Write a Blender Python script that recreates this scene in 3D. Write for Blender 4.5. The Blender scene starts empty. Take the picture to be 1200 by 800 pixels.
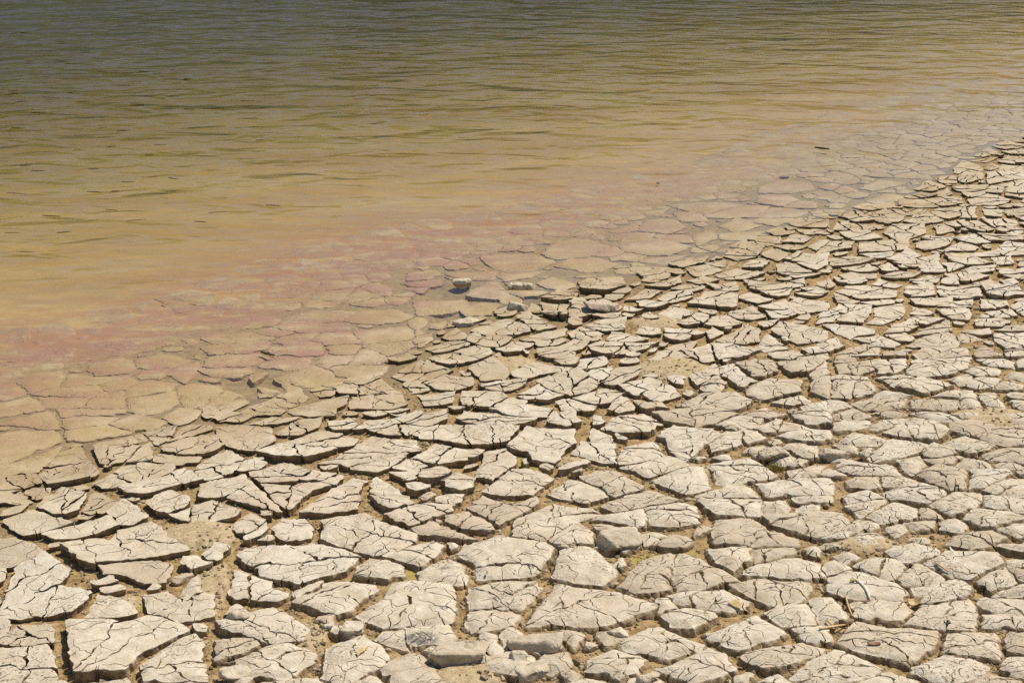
import bpy, bmesh, math, random
import numpy as np
from mathutils import Vector
from mathutils.geometry import delaunay_2d_cdt

random.seed(7)
RNG = np.random.default_rng(7)
scene = bpy.context.scene
COL = scene.collection

# ------------------------------------------------------------------ camera
CAM_H, PITCH, FPX = 1.6, math.radians(20.8), 1767.0
cam_data = bpy.data.cameras.new('camera')
cam_data.sensor_width = 36.0
cam_data.lens = FPX / 1200 * 36.0
cam_data.clip_start, cam_data.clip_end = 0.05, 2000
cam = bpy.data.objects.new('camera', cam_data)
cam.location = (0, 0, CAM_H)
cam.rotation_euler = (math.pi / 2 - PITCH, 0, 0)
COL.objects.link(cam)
scene.camera = cam

# ------------------------------------------------------------------ sky and sun
SUN_AZ, SUN_EL = math.radians(50), math.radians(58)
world = bpy.data.worlds.new('World')
scene.world = world
world.use_nodes = True
wn = world.node_tree.nodes
wn.clear()
w_sky = wn.new('ShaderNodeTexSky')
w_sky.sky_type = 'NISHITA'
w_sky.sun_disc = False
w_sky.dust_density, w_sky.ozone_density = 0.4, 1.2
w_sky.sun_elevation, w_sky.sun_rotation = SUN_EL, SUN_AZ
w_bg = wn.new('ShaderNodeBackground')
w_bg.inputs['Strength'].default_value = 0.085
w_out = wn.new('ShaderNodeOutputWorld')
world.node_tree.links.new(w_sky.outputs[0], w_bg.inputs[0])
world.node_tree.links.new(w_bg.outputs[0], w_out.inputs[0])

sun_data = bpy.data.lights.new('sun', 'SUN')
sun_data.energy, sun_data.angle, sun_data.color = 4.6, math.radians(0.53), (1.0, 0.95, 0.87)
sun = bpy.data.objects.new('sun', sun_data)
sdir = Vector((math.sin(SUN_AZ) * math.cos(SUN_EL), math.cos(SUN_AZ) * math.cos(SUN_EL), math.sin(SUN_EL)))
sun.rotation_euler = sdir.to_track_quat('Z', 'Y').to_euler()
sun.location = (3, 4, 6)
COL.objects.link(sun)

vs = scene.view_settings
vs.view_transform, vs.look, vs.exposure, vs.gamma = 'Standard', 'None', 0.17, 1.0
vs.use_curve_mapping = False
cy = scene.cycles
cy.use_denoising = False
cy.max_bounces, cy.diffuse_bounces, cy.transparent_max_bounces = 8, 3, 16

# ------------------------------------------------------------------ numeric noise
_TAB = np.random.default_rng(11).uniform(-1, 1, 1 << 20)

def vnoise(x, y, seed=0):
    x = np.asarray(x, float); y = np.asarray(y, float)
    ix, iy = np.floor(x), np.floor(y)
    fx, fy = x - ix, y - iy
    ix = ix.astype(np.int64) + seed * 131; iy = iy.astype(np.int64) + seed * 71
    fx = fx * fx * (3 - 2 * fx); fy = fy * fy * (3 - 2 * fy)
    x0, x1, y0, y1 = ix & 1023, (ix + 1) & 1023, (iy & 1023) << 10, ((iy + 1) & 1023) << 10
    a = _TAB[x0 + y0]; c = _TAB[x0 + y1]
    a = a + (_TAB[x1 + y0] - a) * fx
    c = c + (_TAB[x1 + y1] - c) * fx
    return a + (c - a) * fy

def fbm(x, y, seed=0, octs=3):
    v, a, t = 0.0, 1.0, 0.0
    x = np.asarray(x, float); y = np.asarray(y, float)
    for o in range(octs):
        v = v + a * vnoise(x, y, seed + 17 * o); t += a
        x, y, a = x * 2.03 + 5.1, y * 2.03 - 3.7, a * 0.5
    return v / t

def sstep(a, b, x):
    t = np.clip((np.asarray(x, float) - a) / (b - a), 0, 1)
    return t * t * (3 - 2 * t)

# ------------------------------------------------------------------ lie of the land
CP, SP = math.cos(PITCH), math.sin(PITCH)

def flat_hit(px, py, z=0.0):
    """where the view ray through a photograph pixel meets the level z"""
    cx, cyy = (px - 600) / FPX, (400 - py) / FPX
    dx, dy, dz = cx, CP + cyy * SP, -SP + cyy * CP
    t = (z - CAM_H) / dz
    return dx * t, dy * t

SHORE_PX = [(-400, 770), (-80, 602), (0, 562), (60, 537), (120, 510), (200, 492), (250, 478), (310, 462), (380, 452), (440, 436),
            (478, 408), (515, 385), (560, 366), (605, 350), (640, 337), (700, 326), (760, 317), (830, 300), (880, 277),
            (960, 255), (1040, 237), (1090, 212), (1130, 185), (1200, 160), (1300, 125), (1500, 60)]
SHORE = [flat_hit(*p) for p in SHORE_PX]
_a, _b = SHORE[-2], SHORE[-1]
SHORE.append((_b[0] + (_b[0] - _a[0]) * 60, _b[1] + (_b[1] - _a[1]) * 60))
_a, _b = SHORE[1], SHORE[0]
SHORE.insert(0, (_b[0] + (_b[0] - _a[0]) * 90, _b[1] + (_b[1] - _a[1]) * 90))
SHORE = np.array(SHORE)

def shore_exact(x, y):
    """signed distance to the waterline, positive on the land"""
    x = np.atleast_1d(np.asarray(x, float)); y = np.atleast_1d(np.asarray(y, float))
    best = np.full(x.shape, 1e9); sign = np.ones(x.shape)
    for (ax, ay), (bx, by) in zip(SHORE[:-1], SHORE[1:]):
        ex, ey = bx - ax, by - ay
        t = np.clip(((x - ax) * ex + (y - ay) * ey) / (ex * ex + ey * ey), 0, 1)
        qx, qy = x - ax - t * ex, y - ay - t * ey
        d = np.hypot(qx, qy)
        cr = ex * (y - ay) - ey * (x - ax)
        m = d < best
        best = np.where(m, d, best); sign = np.where(m, np.where(cr < 0, 1.0, -1.0), sign)
    return best * sign

_G = (-5.0, 0.2, 0.0175, 680, 620)
_gx, _gy = np.meshgrid(_G[0] + np.arange(_G[3]) * _G[2], _G[1] + np.arange(_G[4]) * _G[2], indexing='ij')
_SG = shore_exact(_gx.ravel(), _gy.ravel()).reshape(_gx.shape)

def lookup(grid, x, y):
    u = np.clip((x - _G[0]) / _G[2], 0, _G[3] - 1.001); v = np.clip((y - _G[1]) / _G[2], 0, _G[4] - 1.001)
    i, j = u.astype(int), v.astype(int)
    a, b = u - i, v - j
    return (grid[i, j] * (1 - a) + grid[i + 1, j] * a) * (1 - b) + (grid[i, j + 1] * (1 - a) + grid[i + 1, j + 1] * a) * b

def shore_s(x, y):
    x = np.atleast_1d(np.asarray(x, float)); y = np.atleast_1d(np.asarray(y, float))
    out = (x < _G[0]) | (x > _G[0] + _G[2] * (_G[3] - 2)) | (y < _G[1]) | (y > _G[1] + _G[2] * (_G[4] - 2))
    s = lookup(_SG, x, y)
    if out.any():
        s[out] = shore_exact(x[out], y[out])
    return s

def top_h(x, y, s=None):
    """level of the old mud surface (the tops of the plates)"""
    if s is None:
        s = shore_s(x, y)
    land = 0.007 * (1 - np.exp(-np.maximum(s, 0) / 0.08)) + 0.055 * np.minimum(np.maximum(s, 0), 4) + 0.004 * np.maximum(s - 4, 0)
    d = np.maximum(-s, 0)
    bed = -0.035 * np.minimum(d, 2.0) - 0.045 * np.clip(d - 2.0, 0, 10) - 0.012 * np.clip(d - 12, 0, 60)
    rise = 0.010 * fbm(np.asarray(x) * 2.1, np.asarray(y) * 2.1, 3, 2) * sstep(0.2, 1.0, s)
    return np.where(s > 0, land + rise, np.maximum(bed, -1.6))

def thick(s, x, y):
    s = np.asarray(s, float)
    dry = 0.0050 + 0.0040 * sstep(0.0, 0.45, s) + 0.0080 * sstep(4.5, 3.2, y) * sstep(0.1, 0.8, s)
    reach = s - 0.02 * sstep(0.0, 1.6, x)
    return np.where(s > 0, dry, 0.0008 + 0.0042 * (1 - sstep(-0.36, -0.80, reach)))

def ground_hits(px, py):
    z = np.zeros(len(px))
    for _ in range(5):
        x, y = flat_hit(px, py, z)
        z = top_h(x, y)
    return x, y

def ground_hit(px, py):
    x, y = ground_hits(np.array([float(px)]), np.array([float(py)]))
    return float(x[0]), float(y[0])

# raised sandy fill (+) and sunken pools (-) between the plates: pixel centre, pixel radii, metres
FILLS = [(243, 690, 22, 34, .011), (232, 622, 45, 16, .014), (1165, 484, 40, 12, .012), (545, 788, 45, 20, .016), (445, 665, 25, 10, .010),
         (1010, 632, 40, 10, .012), (600, 425, 30, 10, .012), (790, 430, 45, 14, .014), (655, 490, 24, 8, .010), (365, 745, 14, 25, .010),
         (150, 700, 22, 6, .012), (815, 545, 20, 8, .008), (870, 615, 10, 30, .006), (770, 375, 30, 8, .012), (670, 535, 20, 7, .010),
         (575, 343, 60, 9, -.012), (525, 372, 22, 9, -.011), (665, 373, 30, 9, -.012), (700, 343, 30, 5, -.014), (640, 352, 30, 8, -.012),
         (298, 447, 40, 9, -.012), (530, 340, 40, 8, -.01)]
FILLS = [(ground_hit(a, b), ground_hit(a + c, b), ground_hit(a, b - d), e) for a, b, c, d, e in FILLS]

def fills_exact(x, y):
    z = 0.0
    for c, u, v, e in FILLS:
        rx, ry = abs(u[0] - c[0]), abs(v[1] - c[1])
        q = ((x - c[0]) / rx) ** 2 + ((y - c[1]) / ry) ** 2
        z = z + e * (1 - sstep(0.25, 1.5, q + 0.35 * fbm(x * 14, y * 14, 5, 2)))
    return z

_FG = fills_exact(_gx.ravel(), _gy.ravel()).reshape(_gx.shape)
_RG = 0.010 * fbm(_gx * 2.1, _gy * 2.1, 3, 2)

def fills(x, y):
    return lookup(_FG, np.asarray(x, float), np.asarray(y, float))

def floor_h(x, y, s=None):
    """level of the soil at the bottom of the cracks"""
    if s is None:
        s = shore_s(x, y)
    dry = sstep(-0.05, 0.25, s)
    z = top_h(x, y, s) - thick(s, x, y) + fills(x, y)
    z = z + dry * (0.0030 * fbm(x * 45, y * 45, 11, 3) + 0.0045 * fbm(x * 9, y * 9, 12, 2))
    z = z + (1 - dry) * (0.0016 * fbm(x * 22, y * 22, 13, 2) + 0.006 * fbm(x * 3, y * 5, 14, 2) * sstep(-0.6, -2.0, s))
    return z

# ------------------------------------------------------------------ material helpers
class NT:
    def __init__(self, name):
        self.m = bpy.data.materials.new(name)
        self.m.use_nodes = True
        self.t = self.m.node_tree
        self.t.nodes.clear()
    def n(self, typ, **kw):
        nd = self.t.nodes.new(typ)
        for k, v in kw.items():
            setattr(nd, k, v)
        return nd
    def put(self, sock, v):
        if isinstance(v, bpy.types.NodeSocket):
            self.t.links.new(v, sock)
        elif isinstance(v, (tuple, list)) and sock.type == 'RGBA' and len(v) == 3:
            sock.default_value = (*v, 1)
        else:
            sock.default_value = v
    def math(self, op, a, b=0.0, clamp=False):
        nd = self.n('ShaderNodeMath', operation=op, use_clamp=clamp)
        self.put(nd.inputs[0], a); self.put(nd.inputs[1], b)
        return nd.outputs[0]
    def ramp(self, v, lo, hi, a=0.0, b=1.0):
        nd = self.n('ShaderNodeMapRange', interpolation_type='SMOOTHSTEP')
        self.put(nd.inputs[0], v)
        for i, q in enumerate((lo, hi, a, b)):
            self.put(nd.inputs[i + 1], q)
        return nd.outputs[0]
    def mix(self, f, a, b, blend='MIX'):
        nd = self.n('ShaderNodeMix', data_type='RGBA', blend_type=blend)
        self.put(nd.inputs[0], f); self.put(nd.inputs[6], a); self.put(nd.inputs[7], b)
        return nd.outputs[2]
    def attr(self, name):
        return self.n('ShaderNodeAttribute', attribute_name=name).outputs['Fac']
    def pos(self, scale=(1, 1, 1)):
        g = self.n('ShaderNodeNewGeometry').outputs['Position']
        mp = self.n('ShaderNodeMapping')
        self.put(mp.inputs['Vector'], g); mp.inputs['Scale'].default_value = scale
        return mp.outputs[0]
    def noise(self, scale, detail=3, rough=0.55, vec=None, dist=0.0):
        nd = self.n('ShaderNodeTexNoise')
        nd.inputs['Scale'].default_value = scale; nd.inputs['Detail'].default_value = detail
        nd.inputs['Roughness'].default_value = rough; nd.inputs['Distortion'].default_value = dist
        self.put(nd.inputs['Vector'], vec if vec is not None else self.pos())
        return nd.outputs[0]
    def voro(self, scale, feature='F1', vec=None):
        nd = self.n('ShaderNodeTexVoronoi', feature=feature)
        nd.inputs['Scale'].default_value = scale
        self.put(nd.inputs['Vector'], vec if vec is not None else self.pos())
        return nd.outputs['Distance']
    def bump(self, h, strength, dist, normal=None):
        nd = self.n('ShaderNodeBump')
        nd.inputs['Strength'].default_value = strength; nd.inputs['Distance'].default_value = dist
        self.put(nd.inputs['Height'], h)
        if normal is not None:
            self.put(nd.inputs['Normal'], normal)
        return nd.outputs[0]
    def bsdf(self, color, rough=0.9, normal=None, spec=0.2):
        b = self.n('ShaderNodeBsdfPrincipled')
        self.put(b.inputs['Base Color'], color); self.put(b.inputs['Roughness'], rough)
        self.put(b.inputs['Specular IOR Level'], spec)
        if normal is not None:
            self.put(b.inputs['Normal'], normal)
        o = self.n('ShaderNodeOutputMaterial')
        self.t.links.new(b.outputs[0], o.inputs[0])
        return self.m

def bed_colour(k, base):
    """algae tints that grow on the drowned mud: attributes 'pink' and 'algae' say where"""
    n1 = k.noise(8.5, 5, 0.72, k.pos((0.55, 2.1, 1)))
    n2 = k.noise(17, 4, 0.65)
    n3 = k.noise(2.2, 3, 0.6, k.pos((0.6, 1.6, 1)))
    pk = k.math('MULTIPLY', k.attr('pink'), k.ramp(k.math('ADD', n1, k.math('MULTIPLY', n2, 0.35)), 0.56, 0.74))
    c = k.mix(k.math('MULTIPLY', pk, 0.72), base, (0.335, 0.155, 0.115))
    al = k.math('MULTIPLY', k.attr('algae'), k.ramp(n3, 0.36, 0.62))
    c = k.mix(k.math('MULTIPLY', al, 0.45), c, (0.40, 0.290, 0.095))
    return c

def mud_plate_material():
    k = NT('cracked_mud')
    crust, tone = k.attr('crust'), k.attr('tone')
    z = k.n('ShaderNodeSeparateXYZ')
    k.put(z.inputs[0], k.n('ShaderNodeNewGeometry').outputs['Position'])
    big = k.noise(3.2, 4, 0.6)
    fine = k.noise(42, 5, 0.68)
    grain = k.noise(260, 3, 0.7)
    c = k.mix(k.ramp(fine, 0.30, 0.72), (0.490, 0.398, 0.272), (0.660, 0.568, 0.428))
    c = k.mix(k.math('MULTIPLY', k.ramp(big, 0.44, 0.66), 0.45), c, (0.52, 0.385, 0.265))
    c = k.mix(k.ramp(tone, 0.55, 1.0, 0.0, 0.4), c, (0.60, 0.53, 0.42))
    c = k.mix(k.ramp(tone, 0.45, 0.0, 0.0, 0.6), c, (0.43, 0.33, 0.215))
    mott = k.noise(14, 4, 0.66)
    c = k.mix(k.ramp(mott, 0.50, 0.68, 0.0, 0.45), c, (0.40, 0.30, 0.185))
    st = k.attr('stain')
    c = k.mix(k.math('MULTIPLY', st, k.ramp(k.noise(120, 4, 0.7), 0.36, 0.56)), c, (0.13, 0.12, 0.105))
    c = k.mix(k.ramp(grain, 0.30, 0.43, 0.55, 0.0), c, (0.26, 0.18, 0.095))
    # pits of wind and rain
    pit = k.noise(150, 3, 0.6)
    xy = k.n('ShaderNodeSeparateXYZ')
    k.put(xy.inputs[0], k.pos())
    rgh = k.math('MULTIPLY', k.ramp(xy.outputs[0], 0.35, 0.95), k.ramp(xy.outputs[1], 3.7, 2.9))
    pm = k.math('MULTIPLY', k.ramp(pit, 0.33, 0.42, 1.0, 0.0), k.ramp(k.math('ADD', k.noise(9, 2), k.math('MULTIPLY', rgh, 0.14)), 0.50, 0.66))
    c = k.mix(k.math('MULTIPLY', pm, 0.7), c, (0.23, 0.155, 0.08))
    # broken sides are browner soil
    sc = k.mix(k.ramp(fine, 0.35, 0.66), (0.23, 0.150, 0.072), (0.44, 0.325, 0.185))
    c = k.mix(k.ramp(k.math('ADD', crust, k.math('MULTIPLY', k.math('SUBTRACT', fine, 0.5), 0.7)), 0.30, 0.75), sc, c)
    # damp near the waterline
    wz = k.math('ADD', z.outputs[2], k.math('MULTIPLY', k.math('SUBTRACT', k.noise(6, 3), 0.5), 0.026))
    wet = k.ramp(wz, 0.006, 0.040, 1.0, 0.0)
    wetc = k.mix(k.ramp(k.noise(8, 4, 0.6), 0.36, 0.66), (0.36, 0.250, 0.120), (0.485, 0.375, 0.225))
    wetc = k.mix(k.ramp(grain, 0.30, 0.45, 0.5, 0.0), wetc, (0.20, 0.13, 0.06))
    wetc = k.mix(k.ramp(crust, 0.2, 0.7, 0.6, 0.0), wetc, (0.16, 0.105, 0.05))
    wetc = bed_colour(k, wetc)
    c = k.mix(k.math('MULTIPLY', wet, 0.9), c, wetc)
    # relief
    hair = k.voro(24, 'DISTANCE_TO_EDGE', k.pos((1, 1, 1)))
    hm = k.math('MULTIPLY', k.ramp(hair, 0.0, 0.035, 1.0, 0.0), k.ramp(k.noise(6, 2), 0.50, 0.60))
    h = k.math('ADD', k.math('MULTIPLY', fine, 0.9), k.math('MULTIPLY', grain, 0.28))
    h = k.math('SUBTRACT', h, k.math('MULTIPLY', pm, 0.55))
    h = k.math('SUBTRACT', h, k.math('MULTIPLY', hm, 0.22))
    nrm = k.bump(h, 0.85, 0.006)
    rough = k.ramp(wet, 0.0, 1.0, 0.95, 0.6)
    return k.bsdf(c, rough, nrm, 0.22)

def soil_material(name, bed):
    k = NT(name)
    z = k.n('ShaderNodeSeparateXYZ')
    k.put(z.inputs[0], k.n('ShaderNodeNewGeometry').outputs['Position'])
    fine, grain = k.noise(60, 5, 0.7), k.noise(300, 2, 0.7)
    if not bed:
        c = k.mix(k.ramp(fine, 0.34, 0.66), (0.23, 0.143, 0.056), (0.45, 0.315, 0.145))
        c = k.mix(k.ramp(grain, 0.33, 0.48, 0.6, 0.0), c, (0.17, 0.11, 0.05))
        c = k.mix(k.math('MULTIPLY', k.attr('moss'), k.ramp(k.noise(35, 4, 0.7), 0.40, 0.58)), c, (0.36, 0.285, 0.07))
        c = k.mix(k.math('MULTIPLY', k.attr('sand'), 0.8), c, k.mix(k.ramp(fine, 0.3, 0.7), (0.38, 0.275, 0.145), (0.56, 0.44, 0.27)))
        wz = k.math('ADD', z.outputs[2], k.math('MULTIPLY', k.math('SUBTRACT', k.noise(9, 3), 0.5), 0.02))
        wet = k.ramp(wz, 0.0, 0.022, 1.0, 0.0)
        c = k.mix(k.math('MULTIPLY', wet, 0.9), c, k.mix(fine, (0.19, 0.130, 0.065), (0.31, 0.225, 0.120)))
    else:
        deep = k.attr('deep')
        c = k.mix(k.ramp(fine, 0.34, 0.66), (0.235, 0.165, 0.082), (0.35, 0.255, 0.135))
        far = k.mix(k.ramp(k.noise(1.4, 4, 0.6, k.pos((0.45, 1.5, 1))), 0.32, 0.68), (0.42, 0.268, 0.105), (0.51, 0.365, 0.180))
        far = k.mix(k.ramp(k.noise(14, 4, 0.65, k.pos((0.6, 1.4, 1))), 0.35, 0.65, 0.0, 0.35), far, (0.30, 0.215, 0.12))
        far = bed_colour(k, far)
        c = k.mix(deep, c, far)
    h = k.math('ADD', k.math('MULTIPLY', fine, 0.8), k.math('MULTIPLY', grain, 0.4))
    nrm = k.bump(h, 0.8 if not bed else 0.4, 0.007)
    return k.bsdf(c, 0.95, nrm, 0.15)

def plain_material(name, a, b, scale=60, rough=0.85, bump=0.002):
    k = NT(name)
    n = k.noise(scale, 4, 0.65)
    c = k.mix(k.ramp(n, 0.32, 0.68), a, b)
    return k.bsdf(c, rough, k.bump(n, 0.7, bump), 0.25)

def water_material():
    k = NT('shallow_water')
    s = k.attr('offshore')
    wa = k.noise(2.4, 1, 0.45, k.pos((0.6, 1.4, 1)), 0.6)
    wb = k.noise(4.8, 1, 0.45, k.pos((0.75, 1.3, 1)), 0.9)
    wc = k.noise(17, 1, 0.45, k.pos((0.6, 1.5, 1)), 0.4)
    h = k.math('ADD', k.math('MULTIPLY', wa, 0.45), k.math('ADD', k.math('MULTIPLY', wb, 0.34), k.math('MULTIPLY', wc, 0.05)))
    gain = k.ramp(s, 0.1, 2.2, 0.16, 1.0)
    h = k.math('MULTIPLY', h, gain)
    nrm = k.bump(h, 1.0, 0.058)
    fr = k.n('ShaderNodeFresnel')
    fr.inputs['IOR'].default_value = 1.333
    k.put(fr.inputs['Normal'], nrm)
    gl = k.n('ShaderNodeBsdfGlossy')
    gl.inputs['Roughness'].default_value = 0.08
    k.put(gl.inputs['Normal'], nrm)
    tr = k.n('ShaderNodeBsdfTransparent')
    mx = k.n('ShaderNodeMixShader')
    k.put(mx.inputs[0], fr.outputs[0])
    k.t.links.new(tr.outputs[0], mx.inputs[1]); k.t.links.new(gl.outputs[0], mx.inputs[2])
    va = k.n('ShaderNodeVolumeAbsorption')
    sc = k.n('ShaderNodeVolumeScatter')
    sc.inputs['Color'].default_value = (0.84, 0.60, 0.27, 1)
    sc.inputs['Density'].default_value = 0.32
    ad = k.n('ShaderNodeAddShader')
    k.t.links.new(va.outputs[0], ad.inputs[0]); k.t.links.new(sc.outputs[0], ad.inputs[1])
    va.inputs['Color'].default_value = (0.585, 0.54, 0.06, 1)
    va.inputs['Density'].default_value = 2.5
    o = k.n('ShaderNodeOutputMaterial')
    k.t.links.new(mx.outputs[0], o.inputs[0]); k.t.links.new(ad.outputs[0], o.inputs[1])
    return k.m

M_PLATE = mud_plate_material()
M_SOIL = soil_material('crack_soil', False)
M_BED = soil_material('lake_bed_silt', True)
M_WATER = water_material()
M_CLOD = plain_material('dry_clod', (0.43, 0.340, 0.215), (0.60, 0.505, 0.360), 55, 0.95, 0.006)
M_STRAW = plain_material('dry_straw', (0.46, 0.30, 0.12), (0.62, 0.46, 0.22), 120, 0.6)
M_PALE = plain_material('bleached_straw', (0.62, 0.53, 0.39), (0.76, 0.69, 0.56), 90, 0.6)
M_RUST = plain_material('rusty_leaf', (0.20, 0.095, 0.06), (0.34, 0.20, 0.13), 140, 0.7)
M_DARK = plain_material('dark_debris_and_waves', (0.025, 0.022, 0.012), (0.07, 0.06, 0.03), 120, 0.7)
M_ASH = plain_material('grey_ash', (0.10, 0.10, 0.10), (0.24, 0.23, 0.22), 160, 0.95)
M_MOSS = plain_material('dry_moss', (0.30, 0.235, 0.05), (0.45, 0.36, 0.12), 120, 0.9)

# ------------------------------------------------------------------ mesh helpers
def mesh_obj(name, verts, faces, mat, parent=None, attrs=None, smooth=True):
    me = bpy.data.meshes.new(name)
    me.from_pydata(verts if isinstance(verts, list) else verts.tolist(), [], faces if isinstance(faces, list) else faces.tolist())
    if smooth:
        me.polygons.foreach_set('use_smooth', np.ones(len(me.polygons), bool))
    for k, v in (attrs or {}).items():
        a = me.attributes.new(k, 'FLOAT', 'POINT')
        a.data.foreach_set('value', np.ascontiguousarray(v, dtype=np.float32))
    me.materials.append(mat)
    o = bpy.data.objects.new(name, me)
    COL.objects.link(o)
    if parent is not None:
        o.parent = parent
    return o

def tag(o, label=None, cat=None, group=None, kind=None):
    for k, v in (('label', label), ('category', cat), ('group', group), ('kind', kind)):
        if v:
            o[k] = v
    return o

# ------------------------------------------------------------------ ground sheet (fan grid, finest where it shows)
def fan(r_list, a_list):
    R, A = np.meshgrid(r_list, a_list, indexing='ij')
    return (R * np.sin(A)).ravel(), (R * np.cos(A)).ravel(), R.shape

def fan_faces(nr, na):
    i, j = np.meshgrid(np.arange(nr - 1), np.arange(na - 1), indexing='ij')
    a = (i * na + j).ravel()
    return np.stack([a, a + 1, a + na + 1, a + na], 1)

rs = [0.3]
while rs[-1] < 420:
    r = rs[-1]
    rs.append(r * (1.035 if r < 2.05 else 1.0024 if r < 7.6 else 1.006 if r < 13 else 1.05))
ang_f = np.arange(-0.40, 0.4001, 0.0024)
ang_c = np.concatenate([np.linspace(-1.55, -0.42, 26), ang_f, np.linspace(0.42, 1.55, 26)])
gx, gy, gshape = fan(np.array(rs), ang_c)
gs = shore_s(gx, gy)
gz = floor_h(gx, gy, gs)
gf = fan_faces(*gshape)

def pxpos(x, y, z):
    """photograph pixel of a world point, used to choose tints and sizes"""
    dx, dy, dz = x, y, z - CAM_H
    f = dy * CP - dz * SP
    u = dy * SP + dz * CP
    return 600 + FPX * dx / f, 400 - FPX * u / f

def tints(x, y, s):
    left = 1 - sstep(-0.6, 2.6, x)
    band = sstep(-0.06, -0.28, s) * (1 - sstep(-0.6, -1.5, s))
    pink = band * (0.25 + 0.9 * (1 - sstep(-0.9, 2.4, x)))
    algae = sstep(0.10, -0.05, s) * (1 - sstep(-0.45, -0.9, s)) + 0.45 * sstep(-1.2, -2.0, s)
    deep = sstep(-0.42, -0.75, s + 0.12 * fbm(x * 3, y * 3, 31, 2))
    return pink, algae, deep

MOSS = [(742, 655, 26, 14), (765, 636, 22, 12), (610, 545, 14, 8), (368, 735, 12, 25), (160, 700, 26, 8), (245, 655, 20, 30), (640, 540, 16, 8),
        (800, 645, 20, 14), (545, 790, 20, 8), (855, 440, 12, 12), (600, 535, 20, 8), (495, 665, 25, 6), (805, 428, 20, 10)]
MOSS = [(ground_hit(a, b), ground_hit(a + c, b), ground_hit(a, b - d)) for a, b, c, d in MOSS]

def moss_at(x, y):
    m = np.zeros_like(x)
    for c, u, v in MOSS:
        q = ((x - c[0]) / abs(u[0] - c[0])) ** 2 + ((y - c[1]) / abs(v[1] - c[1])) ** 2
        m = np.maximum(m, 1 - sstep(0.4, 1.6, q))
    return m

fs = gs[gf].mean(1)

def sub_sheet(name, mask, mat, attrs):
    f = gf[mask]
    used = np.unique(f)
    remap = np.zeros(len(gx), np.int64); remap[used] = np.arange(len(used))
    v = np.stack([gx, gy, gz], 1)[used]
    return mesh_obj(name, v, remap[f], mat, None, {k: a[used] for k, a in attrs.items()})

t_pink, t_algae, t_deep = tints(gx, gy, gs)
mudflat = sub_sheet('mudflat', fs > 0, M_SOIL, {'moss': moss_at(gx, gy), 'sand': sstep(0.002, 0.008, fills(gx, gy))})
tag(mudflat, 'pale dried mud shore broken into cracked plates', kind='structure')
lake_bed = sub_sheet('lake_bed', fs <= 0, M_BED, {'pink': t_pink, 'algae': t_algae, 'deep': t_deep})
tag(lake_bed, 'drowned lake bed with pink and yellow algae under shallow water', kind='structure')

# ------------------------------------------------------------------ water body (closed, so its volume tints what lies below)
wr = [0.3]
while wr[-1] < 400:
    wr.append(wr[-1] * 1.06)
wang = np.linspace(-1.5, 1.5, 61)
wx, wy, wsh = fan(np.array(wr), wang)
ws = shore_s(wx, wy)
nw = len(wx)
top = np.stack([wx, wy, np.zeros(nw)], 1); bot = np.stack([wx, wy, np.full(nw, -4.0)], 1)
wf = fan_faces(*wsh)
nr_, na_ = wsh
loop = [j for j in range(na_)] + [i * na_ + na_ - 1 for i in range(1, nr_)] + [(nr_ - 1) * na_ + j for j in range(na_ - 2, -1, -1)] + [i * na_ for i in range(nr_ - 2, 0, -1)]
sides = np.array([[loop[q], loop[(q + 1) % len(loop)], loop[(q + 1) % len(loop)] + nw, loop[q] + nw] for q in range(len(loop))])
wfaces = np.concatenate([wf, (wf + nw)[:, ::-1], sides[:, ::-1]])
water = mesh_obj('lake_water', np.concatenate([top, bot]), wfaces, M_WATER, None, {'offshore': np.concatenate([-ws, -ws])}, smooth=False)
tag(water, 'rippled amber and green shallow lake water', kind='structure')

# ------------------------------------------------------------------ unseen far bank, added to darken and green the water reflections
hv, hf = [], []
HN, HM = 150, 10
for i in range(HN):
    a = -1.25 + 2.1 * i / (HN - 1)
    for j in range(HM):
        t = j / (HM - 1)
        r = 78 + 34 * t
        crown = 3.0 * float(fbm(a * 26, t * 6, 201, 3)) + 1.6 * float(vnoise(a * 110, t * 14, 205))
        z = -1.8 + 20.0 * math.sin(min(1.0, t * 1.6) * math.pi / 2) + crown * min(1, t * 4)
        z *= float(sstep(0.84, 0.45, a))
        hv.append((r * math.sin(a), r * math.cos(a), z - 1.0))
for i in range(HN - 1):
    for j in range(HM - 1):
        q = i * HM + j
        hf.append((q, q + HM, q + HM + 1, q + 1))
reflection_bank = mesh_obj('reflection_bank', hv, hf, plain_material('reflection_bank_green', (0.10, 0.135, 0.075), (0.17, 0.21, 0.13), 0.8, 0.95, 0.3))
tag(reflection_bank, 'unseen green bank added to darken the water reflections', kind='structure')

# ------------------------------------------------------------------ outlines of the plates, surveyed tile by tile (5 units to the pixel)
TILES = {}
TILES['a'] = (0, 640, """
110,140 235,45 340,110 400,160 330,230 440,250 540,275 410,375 205,405 -30,420 40,290 90,200; 600,110 690,95 850,85 990,95 1010,120 960,205 860,210 790,175 700,150 610,160;
590,290 700,310 750,330 790,385 700,405 510,410 540,350; 850,290 960,265 1060,300 1130,200 1150,190 1170,260 1250,290 1250,380 1140,410 1060,420 1000,395 900,385 860,340;
405,440 655,430 690,445 870,400 1000,405 1100,475 1000,520 820,610 720,720 450,740 440,650 410,560; 100,465 300,450 305,560 150,575 0,570 30,530;
-40,610 150,600 275,578 310,640 320,770 200,810 60,850 -40,850; 1130,512 1175,545 1185,660 1210,765 1090,770 840,770 850,690 960,600 1050,545;
560,790 740,765 755,790 770,860 450,860 440,795; 840,790 1190,775 1260,800 1260,860 830,860; -60,130 30,140 20,210 -60,260""")
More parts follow.
